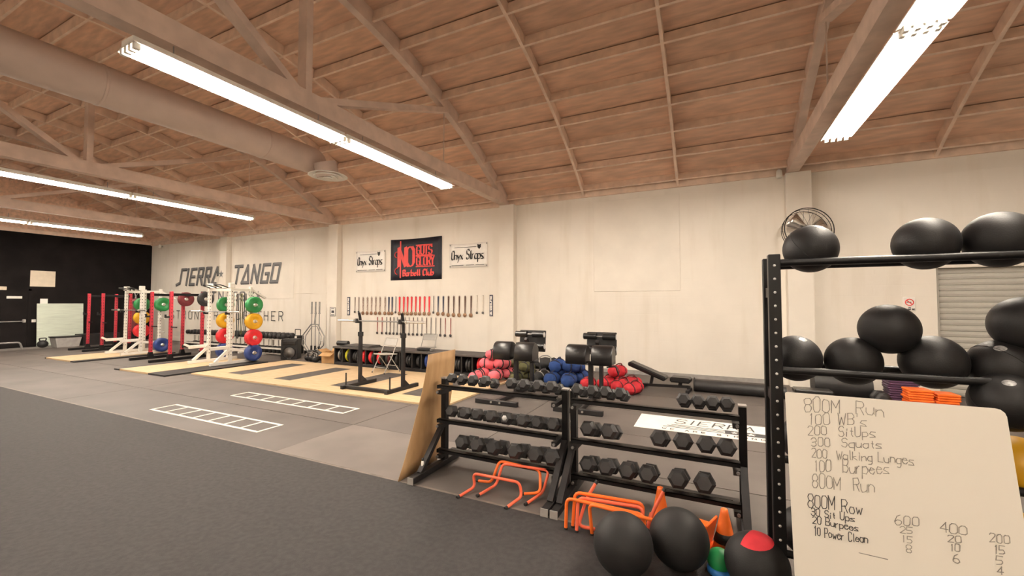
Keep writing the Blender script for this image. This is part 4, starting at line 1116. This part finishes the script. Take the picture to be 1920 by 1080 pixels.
obj('inner_frame', MB().tube([(x*.72,.10*z,.53+(z-.53)*.86) for x,z in hexp], .013, 8, closed=True), 'steel_grey', b)
obj('sleeve', MB().cyl((0,.098,.98),(0,.14,1.38),.025,10), 'steel_grey', b); obj('sleeve', MB().cyl((0,.005,.0),(0,.012,.08),.025,10), 'steel_grey', b)
obj('grip', MB().cyl((-.5,.05,.47),(-.36,.05,.47),.016,8), 'chrome', b); obj('grip', MB().cyl((.36,.05,.47),(.5,.05,.47),.016,8), 'chrome', b)
# cardboard box
t = thing('cardboard_box', 'open brown cardboard box on the floor left of the cubbies', 'box', (-9.68, 8.45, .0005), math.radians(12))
for nm,a in (('box_side',(-.22,-.21,-.20,.20,0,.30)),('box_side',(.21,.22,-.20,.20,0,.30)),('box_side',(-.21,.21,-.20,-.19,0,.30)),('box_side',(-.21,.21,.19,.20,0,.30)),('box_bottom',(-.21,.21,-.19,.19,0,.01))): obj(nm, MB().bx(*a), 'cardboard', t)
obj('flap', MB().beam((0,-.195,.30),(-.02,-.36,.22),.40,.008,(0,0,1)), 'cardboard', t); obj('flap', MB().beam((-.215,0,.30),(-.36,0,.37),.36,.008,(0,0,1)), 'cardboard', t); obj('flap', MB().beam((0,.195,.30),(0,.32,.40),.40,.008), 'cardboard', t)
# kettlebells on the floor
KB = None
def kettlebell(loc, s_, label, m='ink'):
    t = thing('kettlebell', label, 'kettlebell', loc, random.random()*3, 'kettlebells on the floor')
    obj('bell', MB().sphere((0,0,.095*s_), (.1*s_,.1*s_,.095*s_), 20, 12), m, t)
    obj('handle', MB().tube(smooth_path([(-.05*s_,0,.16*s_),(-.07*s_,0,.25*s_),(.07*s_,0,.25*s_),(.05*s_,0,.16*s_)],.04*s_), .016*s_, 8), 'steel_grey', t)
kp = [(-10.60,8.36),(-10.42,8.62),(-10.36,8.30),(-10.16,8.52),(-10.10,8.22),(-10.62,8.80)]
for i,(x,y) in enumerate(kp): kettlebell((x,y,.0005), .9+.1*(i%3), 'kettlebell on the floor between speaker and cardboard box, %s from the speaker' % ORD[i], 'ink' if i%3 else 'steel_dark')
# low dark crate under box
t = thing('storage_crate', 'low dark crate beside the cardboard box', 'crate', (-9.80, 9.25, .0005)); 
for a in ((-.3,.3,-.2,-.18,0,.34),(-.3,.3,.18,.2,0,.34),(-.3,-.28,-.18,.18,0,.34),(.28,.3,-.18,.18,0,.34)): obj('crate_side', MB().bx(*a), 'steel_dark', t)
obj('crate_bottom', MB().bx(-.28,.28,-.18,.18,0,.02), 'steel_dark', t)

# wall dumbbell rack with two shelves
WX0, WX1, WY = -17.6, -11.95, 8.80
t = thing('dumbbell_shelf', 'long white two-shelf dumbbell rack along the wall under the sign', 'rack', ((WX0+WX1)/2, WY, 0)); L = (WX1-WX0)/2
for k in range(6):
    x = -L+2*L*k/5
    obj('upright', MB().cbox((x,.17,.31),(.06,.05,.62),.005), 'white_paint', t); obj('foot', MB().cbox((x,0,.03),(.06,.5,.06),.005), 'white_paint', t)
for z in (.54,.09):
    for yy in (-.10,.10): obj('shelf_rail', MB().bx(-L,L,yy-.035,yy+.035,z-.03,z), 'white_paint', t)
obj('front_rail', MB().bx(-L,L,-.22,-.19,.22,.27), 'white_paint', t)
for k in range(44):
    x = -L+.1+(2*L-.2)*k/43
    if k % 2: obj('back_slat', MB().bx(x-.022,x+.022,.195,.205,.28,.52), ('white_paint','chair_grey','rubber_strip')[k%3], t)
def round_dumbbell_meshes():
    ms = []
    for s_ in (-1,1):
        ms.append(MB().lathe([(.055,.06),(.085,.07),(.09,.09),(.09,.17),(.08,.19)],14,Matrix.Rotation(s_*math.pi/2,4,'X')).mesh('head'))
    h_ = MB().cyl((0,-.07,0),(0,.07,0),.016,8).mesh('handle')
    for m_ in ms: m_.materials.append(MATS['rubber_black'])
    h_.materials.append(MATS['steel_grey']); return ms, h_
RD_ = round_dumbbell_meshes()
for sh,(z,nn_) in {'upper':(.54,27),'lower':(.09,27)}.items():
    for k in range(nn_):
        x = WX0+.14+(WX1-WX0-.28)*k/(nn_-1)
        s_ = .85+.3*k/nn_ if sh == 'upper' else 1.08
        d = thing('round_dumbbell', 'black round dumbbell on the %s shelf of the white wall rack, %s from left' % (sh, ORD[k]), 'dumbbell', (x, WY, z+.002), 0, 'round dumbbells on the wall rack')
        d.scale = (min(s_,1.02),)*3
        for m_ in RD_[0]: obj('head', m_, 'rubber_black', d, (0,0,.092))
        obj('handle', RD_[1], 'steel_grey', d, (0,0,.092))
t = thing('carry_case', 'small black case with upright handle behind the loudspeaker', 'case', (py(558,650,9.40).x, 9.40, .0005))
obj('case_body', MB().cbox((0,0,.30),(.30,.26,.60),.02), 'ink', t); obj('case_handle', MB().tube(smooth_path([(-.13,0,.60),(-.13,0,.80),(.13,0,.80),(.13,0,.60)],.02),.012,8), 'ink', t)

# ================================================================== GHD MACHINES
def ghd(x, y0, label):
    t = thing('back_extension_bench', label, 'gym bench', (x, y0, .0005), 0, 'black back extension benches')
    obj('front_foot', MB().cbox((0,0,.04),(.78,.075,.075),.006), 'steel_dark', t)
    for sx in (-1,1): obj('bolt', MB().cyl((sx*.08,-.036,.045),(sx*.08,-.048,.045),.018,8), 'chrome', t)
    obj('spine', MB().cbox((0,.78,.045),(.075,1.49,.075),.006), 'steel_dark', t)
    obj('rear_foot', MB().cbox((0,1.56,.04),(.78,.075,.075),.006), 'steel_dark', t)
    obj('pad_post', MB().cbox((0,.78,.38),(.075,.075,.60),.006), 'steel_dark', t)
    obj('pad_carriage', MB().cbox((0,.80,.66),(.50,.10,.06),.008), 'steel_grey', t)
    obj('adjust_handle', MB().tube(smooth_path([(.25,.86,.60),(.40,.90,.62),(.44,.90,.48)],.04),.012,8), 'steel_dark', t)
    prof = [(.16,-.14)]+[(.16*math.cos(a)-.0, .18*math.sin(a)) for a in [math.radians(-20+200*k/10) for k in range(11)]]+[(-.16,-.14)]
    for sx in (-1,1):
        x0, x1 = (.045,.395) if sx > 0 else (-.395,-.045)
        mb = MB(); n = len(prof); vs = []
        for xx,sc in ((x0,.93),(x0+.02,1),(x1-.02,1),(x1,.93)):
            vs += [(xx, .75+u*sc, .80+v_*sc) for u,v_ in prof]
        fs = [(i*n+k, i*n+(k+1)%n, (i+1)*n+(k+1)%n, (i+1)*n+k) for i in range(3) for k in range(n)]
        mb.add(vs, fs, True); mb.add(vs[:n], [tuple(range(n))[::-1]]); mb.add(vs[-n:], [tuple(range(n))]); obj('pad', mb, 'vinyl_black', t)
    obj('rear_post', MB().cbox((0,1.52,.40),(.07,.07,.66),.006), 'steel_dark', t)
    obj('slide_arm', MB().beam((0,1.50,.72),(0,1.22,1.0),.06,.06,(1,0,0)), 'steel_dark', t)
    obj('foot_plate', MB().cbox((0,1.56,.93),(.56,.035,.42),.012,Matrix.Rotation(math.radians(-6),3,'X')), 'rubber_black', t)
    for z,yy in ((1.07,1.42),(.84,1.44)):
        for sx in (-1,1):
            r_ = obj('ankle_roller', MB().cyl((sx*.06,yy,z),(sx*.30,yy,z),.058,18), 'vinyl_black', t); obj('roller_cap', MB().cyl((sx*.30,yy,z),(sx*.306,yy,z),.05,18), 'silver_print', r_)
        obj('roller_axle', MB().cyl((-.07,yy,z),(.07,yy,z),.014,8), 'steel_grey', t)
ghd(-3.24, 6.15, 'black back extension bench left, between pink and blue sandbags')
ghd(-1.86, 6.20, 'black back extension bench right, between blue and red sandbags')

# ================================================================== SANDBAGS
def sandbag(c, L, r, rz, ry, m, label, strap='sand_black'):
    t = thing('sandbag', label, 'sandbag', c, 0, 'stacked sandbags'); t.rotation_euler = (0, ry, rz)
    s1, s2 = random.random()*6, random.random()*6
    def lump(d): return 1+.07*math.sin(5*d.x+s1)*math.sin(4*d.y+s2)+.05*math.sin(9*d.z+s1+3*d.x)+.04*math.cos(11*d.x+s2)
    mb = MB(); nu, nv = 22, 16; vs = []
    for i in range(nv+1):
        a = math.pi*i/nv; x = -math.cos(a); rad = math.sin(a)**.55
        for k in range(nu):
            b = 2*math.pi*k/nu; d = Vector((x*1.5, math.cos(b), math.sin(b))); q = lump(d)
            fold = 1-.10*math.exp(-((x-.45)/.07)**2)-.10*math.exp(-((x+.45)/.07)**2)
            vs.append((x*L/2, rad*r*q*fold*math.cos(b), rad*r*.86*q*fold*math.sin(b)))
    mb.add(vs, [(i*nu+k, i*nu+(k+1)%nu, (i+1)*nu+(k+1)%nu, (i+1)*nu+k) for i in range(nv) for k in range(nu)], True)
    obj('bag', mb, m, t)
    for x in (-.225*L, .225*L):
        obj('strap', MB().tube([(x, r*.93*math.cos(2*math.pi*k/20), r*.83*math.sin(2*math.pi*k/20)) for k in range(20)], .014, 6, closed=True), strap, t)
    obj('handle', MB().tube(smooth_path([(-.225*L,-.02,r*.80),(-.12*L,-.05,r*1.16),(.12*L,-.05,r*1.16),(.225*L,-.02,r*.80)],.05), .011, 6), strap, t)
def heap(m, cname, spots, strap='sand_black'):
    for i,(x,y,z,L,r,rz,desc) in enumerate(spots): sandbag((x,y,z), L, r, math.radians(rz), math.radians(random.uniform(-6,6)), m, '%s sandbag %s' % (cname, desc), strap)
heap('pink','pink', [(-4.46,7.86,0.165,.42,.14,75,'front left of the pink heap'),(-4.14,7.84,0.165,.44,.14,100,'front right of the pink heap'),(-4.28,8.16,0.165,.42,.14,85,'at the back of the pink heap'),(-4.02,8.20,0.165,.40,.13,80,'back right of the pink heap'),(-4.36,7.98,0.375,.46,.14,20,'on top at left of the pink heap'),(-4.10,8.06,0.385,.42,.14,70,'on top at right of the pink heap'),(-4.50,7.66,0.145,.36,.12,60,'lying lowest at the front of the pink heap'),(-4.22,7.92,0.575,.38,.12,40,'topmost of the pink heap')])
heap('olive','olive green', [(-3.94,8.30,.12,.46,.13,80,'front of the olive heap'),(-3.64,8.45,.12,.46,.13,60,'right side of the olive heap'),(-3.98,8.72,.12,.5,.13,15,'behind in the olive heap'),(-3.86,8.48,.33,.5,.13,25,'on top of the olive heap'),(-3.78,8.06,.11,.40,.12,95,'nearest the pink heap among the olive bags'),(-3.58,8.20,.32,.42,.12,70,'upper right among the olive bags')])
heap('sand_black','black', [(-3.29,8.36,.12,.5,.14,75,'on the floor between olive and blue bags'),(-3.27,8.74,.12,.5,.14,10,'at the back between olive and blue bags'),(-3.31,8.60,.36,.56,.15,20,'on top between olive and blue bags')], 'steel_grey')
heap('sand_blue','blue', [(-2.96,8.10,.14,.46,.15,85,'front left of the blue heap'),(-2.62,8.12,.14,.46,.15,95,'front right of the blue heap'),(-2.94,8.58,.14,.5,.15,10,'back left of the blue heap'),(-2.48,8.55,.14,.46,.15,70,'back right of the blue heap'),(-2.92,8.30,.38,.44,.15,80,'on top at left of the blue heap'),(-2.58,8.32,.38,.48,.15,40,'on top at right of the blue heap')], 'navy')
heap('sand_red','red', [(-2.20,8.05,.12,.42,.13,85,'nearest the blue heap behind the right bench'),(-1.88,8.28,.13,.46,.13,60,'behind the right bench at left of the red heap'),(-1.60,8.10,.12,.46,.13,75,'front middle of the red heap'),(-1.32,7.95,.12,.44,.13,60,'front right of the red heap, farthest out'),(-1.46,8.45,.12,.46,.13,40,'at the back of the red heap'),(-1.68,8.32,.35,.44,.13,60,'on top of the red heap'),(-1.80,8.62,.12,.44,.12,10,'behind the red heap')], 'dark_red')

# ================================================================== INCLINE BENCH, MAT ROLL, FAR RIGHT ITEMS
t = thing('incline_bench', 'black adjustable weight bench with raised back near the wall', 'gym bench', (-.70, 8.62, .0005), math.radians(-6))
obj('back_pad', MB().cbox((-.46,0,.345),(.76,.28,.09),.025,Matrix.Rotation(math.radians(20),3,'Y')), 'vinyl_black', t)
obj('seat_pad', MB().cbox((.16,0,.225),(.36,.28,.10),.025), 'vinyl_black', t)
obj('frame_beam', MB().beam((-.55,0,.06),(.30,0,.10),.06,.05), 'steel_dark', t)
obj('seat_post', MB().beam((.14,0,.10),(.16,0,.19),.06,.06), 'steel_dark', t); obj('back_post', MB().beam((-.40,0,.08),(-.36,0,.29),.05,.05), 'steel_dark', t)
obj('rear_foot', MB().cbox((-.55,0,.03),(.06,.5,.06),.006), 'steel_dark', t); obj('front_foot', MB().cbox((.30,0,.03),(.06,.42,.06),.006), 'steel_dark', t); obj('front_post', MB().bx(.27,.33,-.03,.03,.05,.12), 'steel_dark', t)
t = thing('mat_roll', 'long dark rolled rubber mat lying on the floor along the wall', 'mat roll', (.55, 8.72, .0005), math.radians(-2))
mb = MB(); mb.cyl((-.85,0,.11),(.62,0,.11),.108,24); obj('roll', mb, 'rubber_black', t); obj('roll_end', MB().lathe([(.125,-.01),(.13,0),(.125,.01)],24,Matrix.Translation((-.86,0,.129)) @ Matrix.Rotation(math.pi/2,4,'Y')), 'steel_dark', t)
t = thing('mat_roll', 'shorter black rolled mat lying behind the ball rack', 'mat roll', (2.05, 9.25, .0005)); obj('roll', MB().cyl((-.40,0,.222),(.42,0,.222),.22,24), 'rubber_black', t); obj('roll_core', MB().cyl((.42,0,.222),(.425,0,.222),.05,16), 'steel_grey', t)
t = thing('low_stepper', 'dark floor equipment base near the wall behind the ball rack post', 'gym bench', (1.55, 8.7, .0005))
obj('pad', MB().cbox((0,0,.17),(.55,.3,.09),.02), 'vinyl_black', t); obj('leg', MB().bx(-.2,-.14,-.1,.1,0,.13), 'steel_dark', t); obj('leg', MB().bx(.14,.2,-.1,.1,0,.13), 'steel_dark', t)
def pad_stack(x, y, n, m, w_, label, zb=.0005, th=.036):
    for k in range(n):
        t = thing('foam_pad', '%s foam pad, %s from the bottom in its stack' % (label, ORD[k]), 'pad', (x+random.uniform(-.012,.012), y, zb+k*(th+.001)), random.uniform(-.05,.05), 'stacked foam pads')
        obj('pad', MB().cbox((0,0,th/2),(w_,.30,th),.012), m, t); obj('binding', MB().bx(-w_/2+.03,w_/2-.03,-.153,-.149,th*.3,th*.55), m, t)
pad_stack(2.93, 8.75, 9, 'orange', .30, 'orange left-hand')
pad_stack(3.24, 8.75, 8, 'orange', .27, 'orange right-hand')
pad_stack(2.84, 9.12, 13, 'purple', .40, 'dark purple')
t = thing('dumbbell_star', 'black star-ended dumbbell lying beside the pads behind the rack', 'dumbbell', (2.50, 8.85, .0005)); 
obj('handle', MB().cyl((0,-.08,.12),(0,.1,.12),.016,8), 'steel_grey', t)
for s_ in (-.12,.12): obj('head', MB().lathe([(.06,-.04),(.118,-.03),(.118,.03),(.06,.04)],6,Matrix.Translation((0,s_,.12)) @ Matrix.Rotation(math.pi/2,4,'X')), 'rubber_black', t)

# ================================================================== BLACK WALL ITEMS
def lw(px, pyy, dx=.0): return pX(px, pyy, XL+dx)
A = lw(57,507); B = lw(103,538)
tag(obj('paper_poster', MB().cbox((XL+.01,(A.y+B.y)/2,(A.z+B.z)/2),(.012,B.y-A.y,A.z-B.z),.003), 'paper'), 'blank cream paper sheet pinned on the black wall', 'poster')
d2 = struct(obj('door_2', MB().bx(XL+.001, XL+.045, 4.9, 6.32, .0, 2.15), 'wall_black'))
y1 = lw(45,600).y
obj('push_bar', MB().cyl((XL+.10,5.0,.98),(XL+.10,y1-.05,.98),.022,10), 'steel_grey', d2)
obj('push_bar_end', MB().cbox((XL+.08,y1-.02,.99),(.09,.09,.13),.02), 'pipe_grey', d2)
obj('door_frame', MB().bx(XL+.001,XL+.06,6.32,6.40,0,2.22), 'wall_black', d2); obj('door_frame', MB().bx(XL+.001,XL+.06,4.8,6.40,2.15,2.22), 'wall_black', d2)
A = lw(11,555); B = lw(40,560)
tag(obj('exit_sign', MB().cbox((XL+.07,(A.y+B.y)/2,(A.z+B.z)/2),(.03,B.y-A.y,A.z-B.z),.006), 'white_paint'), 'narrow white strip sign on the black door', 'sign')
A = lw(0,537); B = lw(11,544)
tag(obj('exit_lamp', MB().cbox((XL+.05,(A.y+B.y)/2-.1,(A.z+B.z)/2),(.09,B.y-A.y+.2,A.z-B.z),.012), 'paper'), 'small white emergency lamp box above the black door', 'lamp')
A = lw(59,599); B = lw(67,604)
t = thing('light_switch', 'white light switch on black wall left of the green-tinted board', 'switch', (XL+.0, (A.y+B.y)/2, (A.z+B.z)/2)); obj('plate', MB().cbox((.008,0,0),(.014,B.y-A.y,A.z-B.z),.003), 'white_paint', t); obj('toggle', MB().bx(.014,.024,-.012,.012,-.02,.02), 'white_paint', t)
A = lw(69,570,.1); B = lw(153,655,.1)
t = thing('whiteboard', 'pale green-white board leaning against the black wall', 'whiteboard', (XL+.22, (A.y+B.y)/2, .0005)); W = B.y-A.y; H = A.z+.02
obj('board', MB().cbox((-.06,0,H/2),(.02,W,H),.004,Matrix.Rotation(math.radians(-4),3,'Y')), 'board_green', t)
obj('board_frame', MB().beam((-.02,-W/2,.012),(-.02,W/2,.012),.03,.02), 'chair_grey', t)
A = lw(77,563,.1); B = lw(91,570,.1)
tag(obj('taped_note', MB().cbox((XL+.012,(A.y+B.y)/2,(A.z+B.z)/2+.03),(.006,B.y-A.y,A.z-B.z+.06),.002), 'banner_white'), 'small white note on black wall just above the board', 'note')
# low things at the wall foot
t = thing('plyo_box', 'low black plyo box at the black wall foot beside the red rack', 'box', (-22.6, 8.0, .0005)); obj('box_body', MB().cbox((0,0,.22),(.7,1.15,.44),.01), 'steel_dark', t); obj('hand_slot', MB().cbox((.351,0,.33),(.006,.14,.04),.002), 'ink', t)
t = thing('storage_bin', 'grey translucent storage bin on the floor before the leaning board', 'bin', (-22.4, 7.0, .0005)); obj('bin_body', MB().hull([(x*.24,y*.30,0) for x in (-1,1) for y in (-1,1)]+[(x*.28,y*.36,.36) for x in (-1,1) for y in (-1,1)]), 'pipe_grey', t); obj('lid', MB().cbox((0,0,.385),(.60,.78,.04),.01), 'steel_dark', t)
t = thing('kettlebell', 'single dark kettlebell at the foot of the green-tinted board', 'kettlebell', (-22.6, 6.45, .0005)); obj('bell', MB().sphere((0,0,.14),(.15,.15,.14),20,12), 'ink', t); obj('handle', MB().tube(smooth_path([(0,-.07,.24),(0,-.1,.36),(0,.1,.36),(0,.07,.24)],.05),.02,8), 'ink', t)
t = thing('steel_rail', 'low bent steel pipe rail on the floor before the black door', 'rail', (-22.5, 5.3, .0005)); obj('pipe', MB().tube(smooth_path([(0,-1.3,.0),(0,-1.3,.26),(0,.55,.26),(0,.62,.0)],.08),.03,10), 'steel_grey', t)
